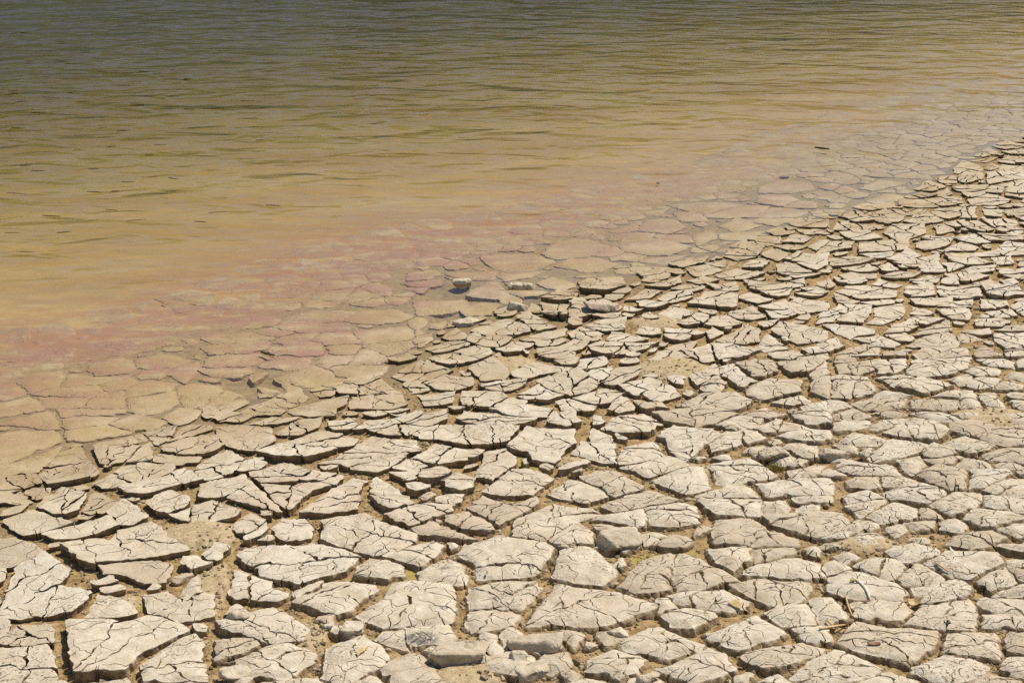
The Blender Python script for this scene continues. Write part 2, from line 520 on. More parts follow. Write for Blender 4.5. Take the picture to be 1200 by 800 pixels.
TILES['b'] = (240, 640, """
200,40 260,10 420,-10 640,-20 790,0 900,55 830,125 670,160 560,205 470,185 330,150 320,120 250,85; 180,130 390,185 385,230 500,270 430,300 280,290 160,290 165,180;
520,250 700,190 730,205 600,265 520,285; 740,185 990,200 1000,230 930,280 860,345 770,385 520,315 540,295 680,245; 970,70 1140,85 1165,150 1070,165 880,160 900,130;
1110,200 1230,190 1450,210 1455,270 1450,420 1390,425 1180,435 1050,450 900,395 1010,325 1060,280; 75,440 240,400 320,370 390,360 540,430 600,470 570,525 420,545 330,540 280,520 110,500;
70,540 260,530 320,560 260,590 150,620 70,640; 180,640 380,570 470,550 640,610 640,660 560,700 480,740 260,740 250,690; 730,580 910,495 1020,560 1080,640 1010,700 880,760 790,790 690,750 720,680;
1010,520 1060,490 1200,460 1420,440 1480,515 1340,550 1190,580 1080,550; 1080,670 1200,595 1260,630 1340,700 1390,790 1300,850 1150,850 1030,700; 330,775 570,745 640,760 700,790 700,850 310,850;
800,795 1010,740 1040,800 900,860""")
TILES['c'] = (480, 640, """
50,135 150,80 230,50 310,110 330,190 260,195 60,170; 290,20 330,-20 500,-70 800,-20 840,10 780,90 730,145 520,160 410,160 390,100 340,50;
370,215 540,193 740,188 765,220 700,295 640,355 510,330 365,355 355,260; 365,372 510,342 625,370 605,430 490,455 375,480 345,430; 850,120 900,20 1000,-20 1090,20 1160,90 1200,130 1130,200 960,190 840,170;
875,190 960,215 1110,240 1250,270 1390,315 1430,350 1300,395 1170,440 1000,460 920,435 700,430 720,380 800,290; 1110,480 1260,455 1270,510 1130,560; 1060,650 1200,590 1360,640 1330,720 1240,760 1200,740 1040,700;
920,790 1020,755 1140,775 1160,850 900,850; 600,800 720,790 750,850 590,850""")
TILES['d'] = (720, 640, """
180,60 330,20 370,60 330,110 300,190 320,230 220,240 130,245 30,215 90,140; 390,30 450,25 560,100 690,150 720,175 600,215 380,235 360,180 370,100; 560,10 790,0 800,60 760,100 700,145 640,105 590,60;
820,-20 1000,-40 1060,10 990,45 820,75 800,30; 780,100 900,80 1060,40 1180,75 1230,160 1090,175 870,160 770,140; 700,200 840,170 1000,180 1130,200 1155,230 1100,290 930,330 880,310 770,245;
330,270 430,240 640,245 800,300 760,345 690,360 580,345 350,305; 270,385 400,348 580,372 600,395 470,450 460,470 350,450 320,420; 30,535 160,480 260,450 420,520 510,540 500,570 330,620 160,605 70,575;
550,490 700,440 840,390 960,450 1010,500 850,540 740,580 560,520; 890,370 1000,325 1180,320 1280,350 1250,420 1100,435 1000,440 930,400; 1060,465 1260,455 1270,530 1200,550 1110,530;
780,600 860,580 1100,545 1210,570 1200,600 1000,670 850,680 770,640; 260,700 440,630 550,570 650,610 700,700 600,740 470,780 370,750; 1040,735 1130,670 1290,600 1400,630 1570,700 1500,740 1330,770 1180,800;
850,770 960,730 1060,790 1100,860 840,860; 90,780 200,740 310,790 310,850 90,850; 250,290 320,290 345,350 260,365""")
TILES['e'] = (960, 640, """
210,90 320,45 430,55 500,100 430,160 380,170 240,115; 400,10 560,-40 700,10 680,35 600,60 490,70; 620,75 760,10 1040,20 1060,80 940,130 870,170 770,155 700,120; 460,175 600,80 740,160 660,190 520,205;
570,230 720,200 850,180 890,230 880,270 760,290 590,310; 70,180 180,140 440,200 500,260 480,285 320,295 180,280 60,240; 200,315 480,305 520,350 470,400 350,405 220,400; -40,290 70,285 150,410 50,430 -60,420;
530,400 620,330 880,270 920,320 910,460 760,460 520,430; 110,550 170,490 240,440 400,475 680,475 695,540 600,610 520,670 420,640 300,610 180,580; 770,500 850,480 1030,470 1060,580 1050,630 1010,660 940,620 740,605 760,560;
560,680 740,625 900,625 1000,680 960,730 800,780 700,780 560,710; 950,280 1200,280 1270,300 1270,380 1040,380 940,310; 960,385 1260,400 1260,450 960,450; 920,190 1080,110 1150,205 1010,240;
1020,250 1180,215 1260,230 1250,280 1100,270; 1130,130 1260,120 1260,200 1190,190; 1100,70 1250,60 1250,105 1120,115; 1110,500 1260,480 1260,600 1120,580; 1070,690 1130,620 1260,620 1260,760 1170,740;
180,800 420,720 560,770 600,850 170,850; 860,800 980,740 1160,770 1250,850 840,850; 30,90 100,60 160,110 60,140; 100,40 180,20 230,45 140,75""")
TILES['f'] = (0, 480, """
230,380 330,260 460,230 520,310 570,390 440,420 290,440; -40,480 20,400 130,370 210,390 230,430 120,465 0,500; 560,220 800,215 870,205 885,280 800,290 650,315 600,310 580,260; 570,190 780,150 800,200 690,215 600,215;
800,150 940,105 1030,110 980,180 930,205 820,195; 1000,130 1100,95 1220,90 1250,130 1100,155 1000,185; 960,220 1100,165 1280,140 1320,200 1250,250 1120,270 970,255; 905,275 960,262 1170,275 1150,300 1040,310 930,295;
560,430 700,345 830,310 1020,325 1000,360 880,395 700,445 600,455; 700,455 880,410 1010,380 1060,430 980,460 870,495 760,490; 1010,375 1100,350 1180,410 1080,430 1030,410; 1100,340 1200,310 1290,330 1200,370 1130,360;
0,510 150,480 290,465 270,510 150,550 0,555; 20,590 140,555 165,560 100,600 20,615; 230,575 370,470 510,500 490,580 380,620 260,605; 490,510 560,490 700,545 630,595 550,605 480,590; 640,600 720,545 780,570 870,640 800,670 710,680 680,640;
35,645 200,590 330,640 440,655 380,695 240,720 150,730 70,690; 250,725 440,680 480,630 640,635 690,680 600,715 460,740 330,755; 480,770 570,760 640,780 700,710 880,655 1080,785 1095,805 870,860 720,890 600,905 490,900 420,850 350,800;
-40,770 60,760 180,790 240,840 160,900 40,925 -60,930; 860,540 980,490 1110,515 1080,570 990,605 930,595; 1010,615 1190,570 1200,600 1100,650; 1120,640 1280,590 1300,640 1180,670;
380,125 560,90 640,85 760,130 600,160 450,170 390,160; -40,150 100,130 300,125 360,160 300,200 100,280 -40,340; -40,350 180,290 330,230 360,215 240,370 120,360 0,395""")
TILES['g'] = (240, 480, """
20,40 100,10 200,20 270,40 200,65 90,65; 250,85 400,45 540,55 420,80 300,95; 75,105 220,95 380,115 400,185 280,235 200,230 100,190; 430,130 520,65 680,55 650,105 560,145 450,145;
310,245 420,205 640,130 720,120 900,160 880,195 740,235 600,275 430,275; 725,80 850,65 885,95 840,120 730,110; 880,115 960,60 1100,60 1250,20 1280,50 1130,80 980,115; 980,125 1100,85 1260,65 1300,110 1180,140 1060,140;
910,200 980,155 1090,170 1040,215; 1060,220 1110,180 1230,190 1250,240 1130,250; 680,300 790,270 900,215 1040,225 1190,255 1100,325 1010,355 880,335 780,300; -40,330 0,300 130,250 215,290 175,360 40,410 -60,395;
190,320 300,300 350,320 300,350 190,360; 270,385 460,320 640,365 560,425 480,435 340,425; 350,435 520,440 600,415 720,440 580,500 500,575 440,555 400,500; 570,410 650,360 810,385 770,430 720,425;
-20,440 240,390 290,435 330,450 420,540 510,580 440,590 330,555 180,515 -30,500; 570,595 740,475 870,395 940,410 890,480 890,570 760,590; -60,560 40,545 210,590 180,620 70,635 0,670 -80,650; 170,670 260,605 340,650 240,715 190,710;
220,740 350,670 360,690 300,730 240,755; 400,690 470,645 590,640 630,700 620,740 460,755; 700,645 940,608 1020,660 1230,715 1230,745 1130,800 1000,830 830,795 700,755; 970,480 1010,400 1130,460 1150,500 1040,500;
980,510 1170,510 1230,545 1150,570 1060,560; 1030,590 1170,575 1280,540 1460,550 1440,580 1330,615 1200,650 1120,630; 1080,350 1200,300 1260,310 1230,345; 1100,370 1240,350 1250,390 1190,405""")
TILES['h'] = (480, 480, """
-40,100 60,40 210,20 215,60 120,90 0,105; 285,40 330,15 560,40 620,50 730,65 700,80 580,85 460,75 350,60; 490,10 650,-20 830,0 800,40 680,40 560,30; 10,130 130,95 310,95 630,105 570,180 440,200 320,190 170,160 60,160;
20,280 160,200 320,230 430,240 330,290 140,315; 580,210 690,115 960,120 970,190 910,210 870,280 840,295 740,285 700,245; 1060,180 1080,120 1180,150 1175,180 1130,200; 950,245 1030,185 1190,195 1195,300 1130,290 1050,265;
820,70 860,20 960,20 1000,70 920,95; 390,385 450,240 550,225 620,270 600,320 550,360 490,410 440,380; 430,470 600,340 700,340 830,395 740,460 700,490 560,490; 830,470 950,390 1040,415 1080,440 1150,490 1030,520 900,500;
40,370 160,345 260,380 250,400 120,405 60,400; 190,410 280,370 370,400 350,460 300,475 230,450; -60,290 40,290 90,325 0,345 -80,340; 150,530 220,490 300,490 290,530 200,550; 350,560 430,500 560,545 600,560 730,510 750,530 640,600 530,650 440,600;
220,610 330,590 440,640 480,680 330,685 220,650; 635,630 720,590 830,540 960,560 1060,560 1095,585 1010,615 870,690 790,740 610,715 620,680; 810,780 900,720 990,655 1070,710 1060,770 960,790; 20,680 140,640 170,670 380,740 300,735 160,715 60,710;
-140,850 20,790 150,765 190,790 140,850 40,915 0,890; 930,310 1030,280 1060,290 950,330 880,345; 1020,375 1100,340 1200,350 1290,395 1370,440 1200,490 1150,450 1080,430""")
TILES['i'] = (720, 480, """
-60,110 0,35 170,25 270,75 210,120 60,125; 240,25 380,0 500,-20 700,10 590,55 480,75 300,55; 610,80 740,25 860,50 820,85 740,115; 760,10 880,-20 980,20 900,40; 830,100 960,50 1120,90 1000,110 880,120; 1045,35 1130,5 1260,0 1260,70 1130,75;
970,140 1080,100 1260,110 1260,160 1130,165; 270,140 350,90 560,105 610,130 540,180 530,235 440,260 340,215 300,155; 345,230 430,220 450,255 400,285; 580,170 660,125 820,120 870,160 640,215 575,235; 440,275 640,225 800,170 900,165 780,200 600,255 480,300;
20,290 70,210 220,175 290,260 150,290 30,310; 40,320 180,285 340,270 430,305 300,345 210,375 90,340; 235,400 400,325 500,320 550,440 430,470 400,465 300,425; 550,310 780,275 890,330 940,370 850,395 740,410 650,430 610,400 580,350;
480,475 640,450 740,425 790,450 830,500 700,490 500,495; 500,510 640,495 830,510 870,550 850,600 620,600 560,560; 850,520 1000,515 1030,560 1000,590 880,590; 840,415 1000,400 1260,390 1270,470 1080,480 900,480; 1060,500 1260,485 1260,520 1100,525;
1090,550 1200,540 1200,570 1090,575; 890,610 1040,600 1230,580 1330,590 1370,640 1280,710 1190,730 1100,700 940,650; 0,520 200,455 370,510 200,540 0,575 -60,550; 190,560 380,535 470,550 490,640 370,665 220,655;
600,625 800,610 880,690 1060,740 1070,770 960,800 850,790 600,765 590,690; 1030,350 1150,325 1280,310 1280,360 1040,385; -110,620 0,595 160,570 190,640 150,670""")
TILES['j'] = (960, 480, """
-60,60 0,10 40,30 50,80 0,100; 90,10 200,-20 300,20 200,35 110,35; 90,70 180,50 280,45 290,75 200,100 110,105; 300,80 380,40 520,30 460,75 350,95; 330,5 420,-15 510,10 450,25; 395,110 500,80 560,30 700,65 760,110 700,150 560,150;
570,0 680,-20 830,40 740,50 660,45; 800,5 950,0 940,35 860,35; 770,70 900,40 1070,70 960,110 880,130 790,105; 930,130 1080,90 1260,90 1260,190 1100,195 1010,165; 745,175 850,140 1020,190 980,220 880,235 790,205;
960,245 1080,205 1260,200 1260,290 1180,290 1090,275 1020,285; 1040,300 1130,275 1180,310 1150,330 1050,320; -60,100 60,105 85,160 0,180 -60,160; 130,165 200,115 320,130 400,155 330,180 200,185; 110,190 200,195 220,235 160,220;
300,260 440,160 670,180 620,220 560,230 470,270 320,290; 590,225 660,180 780,230 790,245 700,270 640,260; 470,280 590,260 610,310 540,355 500,340; 640,280 700,270 830,260 840,280 770,305 690,305; 810,310 860,260 980,290 1000,325 900,330;
75,320 200,295 420,320 470,360 360,360 230,360 150,345; 170,400 260,365 340,375 370,430 290,445 180,430; 350,375 500,370 590,410 480,430 380,430; 380,470 590,420 710,460 760,490 620,530 550,520 420,505; 580,355 680,315 870,340 860,420 840,450 770,450 640,390;
870,345 1090,335 1120,360 1060,400 980,440 870,440; 980,460 1060,400 1260,380 1260,490 1100,490; 150,490 280,460 370,500 260,520 180,525; 170,550 380,520 395,550 330,580 250,600; 300,605 430,520 560,560 555,610 500,630 370,640; 590,560 640,560 710,610 600,615;
660,545 800,470 940,480 960,500 890,560 770,590; 960,500 1080,500 1260,510 1260,570 1150,580 1000,550; 860,620 940,560 1100,580 1180,620 1060,660 960,660; 700,640 800,620 860,650 830,690 720,680; 760,760 860,700 1010,685 1075,725 1020,770 900,790;
1060,670 1200,640 1260,700 1150,720; 30,740 160,690 200,710 140,745; 120,690 230,630 340,650 330,680 240,710; 180,750 290,695 390,730 360,780 240,785; 400,680 470,660 510,690 450,725; 500,640 680,630 700,670 560,690; -30,420 40,400 90,460 10,475;
-80,310 20,300 150,370 90,380 -30,370; -20,490 90,480 80,510 0,515""")
TILES['k'] = (0, 340, """
0,350 230,345 440,340 400,400 350,410 230,415 0,405; 480,310 700,260 920,290 1000,310 900,340 740,370 500,360; 550,420 700,385 790,420 760,470 590,490 530,450; 800,410 950,380 1110,410 970,455 820,450; 810,490 860,455 980,460 930,505 830,505;
980,485 1080,430 1160,415 1150,470 1080,525; 130,530 240,485 340,475 360,500 340,560 180,595; -40,560 100,540 130,600 0,635 -60,630; 380,560 400,500 580,510 740,500 720,520 560,540; 230,600 400,565 560,545 620,580 600,605 480,625 300,615;
600,545 740,505 800,540 720,570 640,580; 750,560 860,530 1020,545 1000,570 930,605 750,615; 750,630 930,615 1010,590 1030,660 920,710 840,720 760,700; 1050,570 1110,545 1250,560 1320,600 1240,670 1110,680 1060,640; 240,625 480,630 510,650 480,670 340,685 270,680;
530,640 700,590 720,650 700,690 540,680 460,690 520,670; 350,700 560,692 715,697 720,715 500,725 380,730; -40,670 160,625 220,660 240,695 100,715 -40,745; 40,770 270,712 330,770 325,805 230,800 120,780; 390,750 540,735 690,745 600,790 480,820 400,820;
660,775 760,735 860,740 960,770 930,810 800,820 720,800; 960,745 1050,690 1170,700 1130,760 1040,785; 1160,710 1240,690 1330,720 1220,750; 0,470 90,470 120,500 0,525; 240,430 340,420 360,445 250,455; 0,420 200,430 150,460 10,445""")
TILES['l'] = (240, 320, """
490,250 640,225 890,225 800,270 500,280; 440,290 580,285 840,300 830,325 660,335 500,340 420,330; 810,270 920,220 1110,215 1210,250 1110,285 960,285; 420,400 480,370 640,345 670,355 580,390 480,410; 620,380 700,350 840,345 900,400 780,410 660,410;
880,340 1060,325 1210,310 1220,380 1080,400 940,405; 400,440 600,395 660,420 670,465 560,485 420,475; 715,430 830,405 910,430 860,465 740,465; 0,430 100,405 370,400 350,440 220,465 40,470; 10,510 120,475 290,470 370,490 240,540 110,545 20,540;
330,540 430,490 610,490 600,540 480,560; 660,520 700,480 850,470 840,520 720,545; 440,610 560,570 640,545 760,590 700,645 580,660; 760,550 920,530 1060,540 1020,590 900,615 800,590; 690,655 740,620 830,620 820,645 770,670; 630,680 690,660 770,690 740,720 680,725;
770,695 870,615 1010,610 1120,690 960,710 800,715; 490,800 540,775 840,728 835,765 760,800 750,835 620,838 530,820; 850,730 990,725 1000,760 970,790 870,790 850,760; 1010,725 1130,700 1180,765 1100,785 1000,785;
200,815 280,770 420,720 550,680 600,735 470,790 440,825 260,835; 80,790 140,750 240,735 230,770 150,800 90,810; 0,680 140,690 230,720 130,740 60,770 0,780 -40,760; 440,620 500,620 550,650 490,680; 0,560 230,550 270,575 170,600 60,590;
80,290 280,250 440,270 400,300 250,320 120,310; 0,360 280,350 420,380 240,400 60,400; 310,345 430,320 520,340 420,370; 850,530 900,460 980,440 1060,500 1000,530; 960,420 1200,390 1250,420 1060,470 990,450; 1080,510 1190,480 1240,500 1140,525""")
TILES['m'] = (480, 320, """
-100,600 -40,560 60,515 120,530 245,570 150,600 60,635 0,640; 110,490 330,440 380,425 470,450 480,485 360,520 240,545 160,520; 110,440 220,405 340,405 350,425 240,455 150,465; 190,380 270,330 330,360 340,385 260,400; 340,370 400,350 420,380 380,415 340,400;
400,420 470,370 590,385 580,420 520,440; 520,455 600,400 720,415 650,460 560,465; 370,340 480,300 560,275 690,310 705,345 620,360 560,365 460,365; 300,210 420,175 510,185 470,235 350,240; 490,235 560,205 640,220 600,250 530,260;
630,260 700,240 800,290 850,320 760,345 700,310; 770,55 840,30 970,65 920,90 830,85; 780,150 880,95 980,105 970,140 880,160; 980,60 1060,30 1240,20 1260,70 1150,100 1020,95;
0,290 50,250 90,290 40,320; 0,410 40,370 120,355 130,390 60,430; 0,340 40,330 60,355 0,370; 650,375 750,350 910,325 900,370 780,390 700,395; 730,400 880,385 910,400 840,430 750,425; 860,430 980,380 1045,400 1000,440 930,460;
930,355 1010,315 1130,350 1120,385 1060,395 960,375; 1040,310 1130,280 1260,270 1260,330 1150,340 1060,335; 1050,430 1120,395 1260,410 1250,450 1180,480 1090,465; 750,450 830,430 970,465 950,500 850,500 770,490; 860,520 980,505 970,540 900,545;
590,580 700,545 770,500 860,545 940,555 900,575 780,585 680,610 600,605; 340,555 480,505 570,565 575,600 540,620 430,620; 980,550 1010,500 1130,495 1160,540 1060,560; 1040,590 1080,560 1200,560 1260,600 1200,630 1100,620; 95,650 210,605 360,625 370,660 260,690 130,680;
-20,650 60,645 130,690 20,705; 420,665 560,635 670,625 680,650 600,680 470,690; 725,640 850,600 980,565 1110,640 1040,690 920,710 800,690 780,650; 640,710 770,655 890,720 800,745 700,735; 50,710 260,695 240,760 100,770; 320,695 540,690 560,730 480,775 310,770;
950,730 1130,680 1230,700 1180,745 1080,760; 500,775 600,732 680,748 640,785 560,790; 860,750 930,730 1070,770 1060,800 900,790; 0,60 160,40 170,60 80,75; 0,90 90,80 60,105; 40,170 300,160 330,190 200,230 60,240""")
TILES['n'] = (720, 320, """
190,75 300,50 380,25 390,60 300,80; 80,160 130,120 190,90 280,100 200,145; 250,160 330,115 450,110 450,140 330,175; 335,85 400,60 520,70 520,90 420,105; 440,40 520,15 610,45 500,60; 530,65 600,70 710,55 720,70 600,95; 600,105 720,75 735,100 640,110;
140,180 180,170 310,190 240,210 160,210; 270,240 340,200 450,225 440,245 340,255; 440,185 510,145 530,115 730,115 720,150 750,180 680,205 560,195; 150,255 200,240 265,265 230,275; 270,285 310,260 395,250 370,285; 360,290 480,235 545,250 520,295 440,310;
530,295 580,250 660,245 745,290 640,310; 590,0 720,-30 870,5 760,35 660,35; 770,45 870,50 1000,60 1020,85 880,100 800,85; 870,110 1030,90 1020,130 940,140; 730,140 790,110 920,155 840,180; 670,235 800,195 880,250 800,265 720,260; 850,205 1000,165 1030,190 1020,215 920,215;
900,230 1030,220 1070,235 1000,260 930,265; 1030,170 1080,150 1250,180 1250,220 1090,235 1040,215; 1000,50 1110,35 1110,70 1030,80; 1070,125 1200,95 1250,110 1220,130 1110,140; 960,0 1080,0 1200,10 1060,25; 1100,90 1250,75 1250,95 1130,100; 600,395 780,305 840,330 840,390 760,405;
545,340 580,315 640,340 560,390; 840,290 960,275 900,310 870,315; 920,340 980,290 1160,320 1250,340 1230,390 1080,400 1000,370; 830,430 900,365 1000,430 880,445; 410,460 560,465 580,510 530,520; 450,450 550,410 570,460 480,460; 560,415 680,410 850,440 760,480 640,490 610,500 590,450;
910,460 1040,440 1100,470 1030,495 930,485; -40,400 0,345 130,365 190,395 100,405 0,405; 0,410 170,415 260,405 160,445 0,475 -40,460; 300,440 380,410 470,400 440,440 350,450; 210,500 270,460 320,450 430,490 320,510 240,515; 720,530 820,500 920,500 950,560 870,590 820,590 770,550;
490,570 580,530 635,585 540,605; 620,545 700,525 770,595 720,605 640,590; 960,510 1130,500 1250,510 1250,570 1050,580 990,540; 1060,490 1250,465 1250,495 1110,505; 0,560 150,545 140,590 0,650 -60,640; 40,650 200,620 330,660 380,705 260,740 180,715 90,695; 680,610 780,600 830,625 740,660;
510,650 600,605 640,640 610,685 540,680; 770,670 900,605 1090,620 1085,680 960,705 870,725 790,700; 420,740 530,695 690,690 800,745 720,785 620,775 500,765; 940,740 1090,705 1150,740 1060,755; 450,600 500,570 550,610 490,640; 310,590 420,585 400,640 340,630; -20,790 0,710 70,740 120,790 40,815;
1160,680 1170,600 1260,600 1260,710; 1110,770 1250,730 1260,780 1130,790; 1110,430 1250,415 1250,455 1150,460; 130,760 270,760 300,790 180,800""")
TILES['o'] = (960, 320, """
120,10 200,-10 330,0 320,25 150,30; 360,25 440,-5 600,0 540,30 460,30; 110,50 260,35 280,55 200,70; 310,70 360,40 480,65 440,80; 0,60 60,40 90,70 40,95 0,95; 100,105 180,75 330,70 450,100 440,135 320,145 240,150; 100,130 230,165 200,180 100,170; 245,175 420,155 440,170 330,185;
510,75 660,65 675,125 540,135 510,115; 545,45 640,20 715,30 690,55 600,65; 720,35 790,30 810,65 730,60; 700,70 800,75 930,65 950,135 850,145 720,130; 740,10 900,-10 980,20 900,45 830,45; 910,60 990,25 1080,70 970,70; 1070,40 1130,30 1160,50 1110,65; 970,80 1160,70 1190,120 1090,135 1000,130;
550,155 780,140 770,165 660,185 570,180; 680,195 790,165 890,155 890,195; 690,215 850,205 890,240 870,270 780,265; 545,235 560,190 640,215 670,240 600,240; 950,150 1090,150 1110,185 1030,205 950,205; 985,220 1120,205 1150,240 1050,250; 1130,190 1180,170 1260,180 1260,250 1190,230;
80,215 130,185 295,190 290,230 180,235; 110,250 190,240 290,245 260,285 120,280; 0,240 80,220 120,230 90,275 0,285; 320,195 480,180 500,225 460,265 330,245; 280,285 330,255 430,270 360,295; 470,300 560,240 720,265 620,295; 30,295 200,300 330,330 310,350 220,355 190,375 90,335;
400,340 450,300 570,315 520,335; 560,355 640,320 760,290 770,325 660,345; 910,270 1050,260 1130,285 1080,305 930,300; 1050,325 1150,300 1260,300 1260,340 1140,335; 220,385 350,360 470,410 440,430 320,415; 380,370 500,345 555,370 520,395 430,390; 520,425 620,370 760,345 820,400 800,430 640,435;
790,370 860,345 960,380 880,395 830,395; 850,335 990,320 1000,350 950,355; 0,380 0,335 80,365 40,385; 0,400 100,370 130,420 50,455 0,455; 100,480 180,440 230,475 200,510 100,515; 190,440 270,420 360,430 330,465 230,475; 570,470 620,440 860,435 870,475 740,485 600,490;
910,470 960,410 1060,470 940,485; 1030,350 1250,345 1250,430 1100,440 1040,390; 1090,445 1250,440 1250,470 1110,475; 110,530 290,510 310,560 220,585 130,580; 320,505 500,495 500,550 440,575 350,580; 560,505 760,500 880,495 860,545 760,580 600,590 530,575; 935,490 1090,480 1160,500 1140,540 1000,525;
1170,500 1250,490 1250,540 1170,545; 870,560 920,530 1060,560 1050,580 930,585; 1100,590 1150,565 1250,580 1250,620; 0,620 130,600 270,610 310,650 310,690 180,710 0,700 -60,680; 360,605 480,590 640,605 760,640 700,665 600,685 450,655; 770,600 870,580 890,605 820,630; 850,640 950,600 1050,610 1010,650 920,660;
1030,660 1080,620 1180,640 1190,670; 330,715 390,680 510,700 440,715; 690,700 760,675 830,660 820,705; 0,755 0,725 150,735 180,755 60,785; 215,745 340,725 500,715 470,770 340,785 280,780; 550,770 560,730 820,735 800,780 640,790; 830,740 850,680 900,690 950,770 850,765; 930,700 1020,690 1080,775 990,760;
-40,520 30,505 50,580 -40,590""")
TILES['p'] = (960, 160, """
300,375 400,340 490,350 440,375; 200,410 300,385 430,380 440,410 300,430; 470,400 480,370 600,370 700,410 560,415; 620,370 720,350 830,360 840,390 730,405; 490,350 600,325 690,345 560,360; 570,310 640,260 740,295 660,320; 690,330 750,310 770,335 700,350; 120,465 200,440 290,465 320,490 220,500;
290,455 390,430 500,465 460,495 350,500; 440,430 600,425 540,460 470,455; 500,490 620,440 720,490 600,510; 665,440 700,425 830,420 850,450 760,480 700,465; 850,425 900,430 920,475 840,470; 95,545 110,510 170,510 180,545; 185,510 370,515 380,530 280,545 200,550; 120,565 210,555 300,560 360,600 220,610;
380,560 430,520 600,515 620,560 500,595 440,595; 680,520 760,515 800,545 700,575; 810,510 930,500 1020,540 960,560; 740,510 800,500 830,530 790,540; -20,625 100,615 190,620 180,650 0,690; 240,620 340,610 520,600 510,655 400,665 240,680; 570,610 700,605 780,595 740,640 620,660 570,640;
740,660 830,620 930,650 900,670; 250,690 430,675 420,700 310,710; 400,720 520,665 590,695 480,730; 440,740 690,700 700,730 560,760; 740,690 860,690 1010,740 880,750 780,725; 840,690 1040,665 1050,690 920,700; 940,570 1050,575 1190,580 1180,610 1000,605; 1040,660 1100,620 1230,630 1230,690 1090,695;
800,590 900,560 1000,620 900,640; 900,400 880,370 980,345 1120,370 1050,395; 960,425 1080,430 1060,475 980,460; 970,495 1060,480 1160,490 1140,520 1030,530; 1090,430 1200,425 1250,450 1120,460; 970,325 1010,295 1080,300 1060,330; 1070,320 1120,295 1250,295 1210,330; 850,335 960,330 960,365 890,365;
780,310 860,285 980,285 960,305 850,325; 820,230 950,225 950,250 860,275 820,260; 990,220 1070,215 1230,225 1190,250 1080,260 1000,275; 790,190 850,150 930,170 960,210 850,220 800,210; 680,250 720,230 790,235 800,270 740,275; 970,190 1010,160 1060,175 1000,195; 1020,210 1080,170 1230,180 1230,215;
910,110 990,60 1050,100 960,115; 890,140 960,130 1040,120 980,150; 1050,150 1110,120 1140,160; 1120,115 1230,120 1230,160 1150,155; 1020,50 1100,30 1220,60 1080,75; 1080,90 1180,75 1240,90 1160,105; 1050,285 1140,265 1230,262 1230,290; 0,730 160,705 320,720 230,745 80,760; 140,770 280,755 340,790 200,795;
350,770 400,750 460,785 380,790; 580,765 700,740 740,790 620,790; 840,770 920,755 1030,755 1010,785 900,790; 1020,710 1120,705 1130,740 1050,745; 1170,720 1250,700 1250,760 1180,760; 700,750 800,745 830,760 760,785; 600,590 640,575 780,590 700,600; 0,500 40,490 40,540 0,560; 270,300 360,255 480,270 400,290 300,310""")
TILES['q'] = (720, 160, """
150,545 200,490 340,485 400,530 280,565; 360,450 480,440 530,490 400,490; 640,520 740,485 840,520 720,550; 860,430 980,415 1120,430 1080,460 960,475 870,465; 850,380 860,345 1010,340 1070,375 1000,405; 800,490 900,475 1040,480 930,515; 470,600 500,565 560,555 590,590 500,620;
610,570 760,560 860,555 760,600 630,600; 0,660 60,610 240,600 430,640 300,690 150,680; 870,290 1000,255 1140,270 1150,300 1020,325 870,325; 470,460 640,440 760,400 880,410 830,465 680,475; 340,400 620,385 760,400 600,450 420,430; 250,570 420,580 470,610 330,615; 0,670 180,690 130,720 0,720; 130,720 330,705 420,690 300,740;
1010,410 1080,375 1170,385 1160,410; 0,550 140,500 150,540 50,560; 0,600 40,560 220,565 200,590; 690,640 780,590 970,590 960,620 880,650 780,655; 650,700 720,655 860,665 840,700 720,720; 540,745 640,720 760,735 700,770 590,755; 760,770 800,730 900,735 870,770; 860,690 940,665 1040,690 960,725;
990,620 1050,580 1160,590 1100,625; 950,645 1010,630 1130,640 1050,670; 970,720 1070,680 1160,690 1100,730; 1080,740 1170,700 1250,690 1250,750 1180,780; 950,760 1060,760 1140,800 960,830; 1080,545 1200,540 1250,570 1120,575; 900,550 960,525 1060,540 1040,570 950,585; 420,770 540,755 640,790 480,820;
320,750 540,710 520,740 400,770; 1140,640 1200,610 1250,610 1250,660 1190,670; 1000,500 1100,480 1250,485 1250,530 1100,530""")
TILES['r'] = (480, 200, """
790,480 880,415 1040,405 1160,440 1060,490 860,510; 880,550 940,520 1060,510 1200,540 1110,580 1020,585; 210,520 700,485 830,530 700,580 560,600 520,570 300,560; 240,600 530,590 480,630 320,635; 1070,490 1200,440 1260,460 1200,500; 520,600 600,605 720,590 850,560 700,615 560,640; 0,600 140,580 170,600 100,630 0,630""")


# ------------------------------------------------------------------ polygon helpers
def area(p):
    x, y = p[:, 0], p[:, 1]
    return 0.5 * float(np.sum(x * np.roll(y, -1) - np.roll(x, -1) * y))

def centroid(p):
    x, y = p[:, 0], p[:, 1]
    cr = x * np.roll(y, -1) - np.roll(x, -1) * y
    A = cr.sum() / 2
    if abs(A) < 1e-9:
        return p.mean(0)
    return np.array([((x + np.roll(x, -1)) * cr).sum(), ((y + np.roll(y, -1)) * cr).sum()]) / (6 * A)

def inside(pts, poly):
    x, y = pts[:, 0][:, None], pts[:, 1][:, None]
    ax, ay = poly[:, 0][None], poly[:, 1][None]
    bx, by = np.roll(poly[:, 0], -1)[None], np.roll(poly[:, 1], -1)[None]
    c = (ay > y) != (by > y)
    with np.errstate(divide='ignore', invalid='ignore'):
        xi = (bx - ax) * (y - ay) / (by - ay) + ax
    return (np.sum(c & (x < xi), axis=1) % 2) == 1

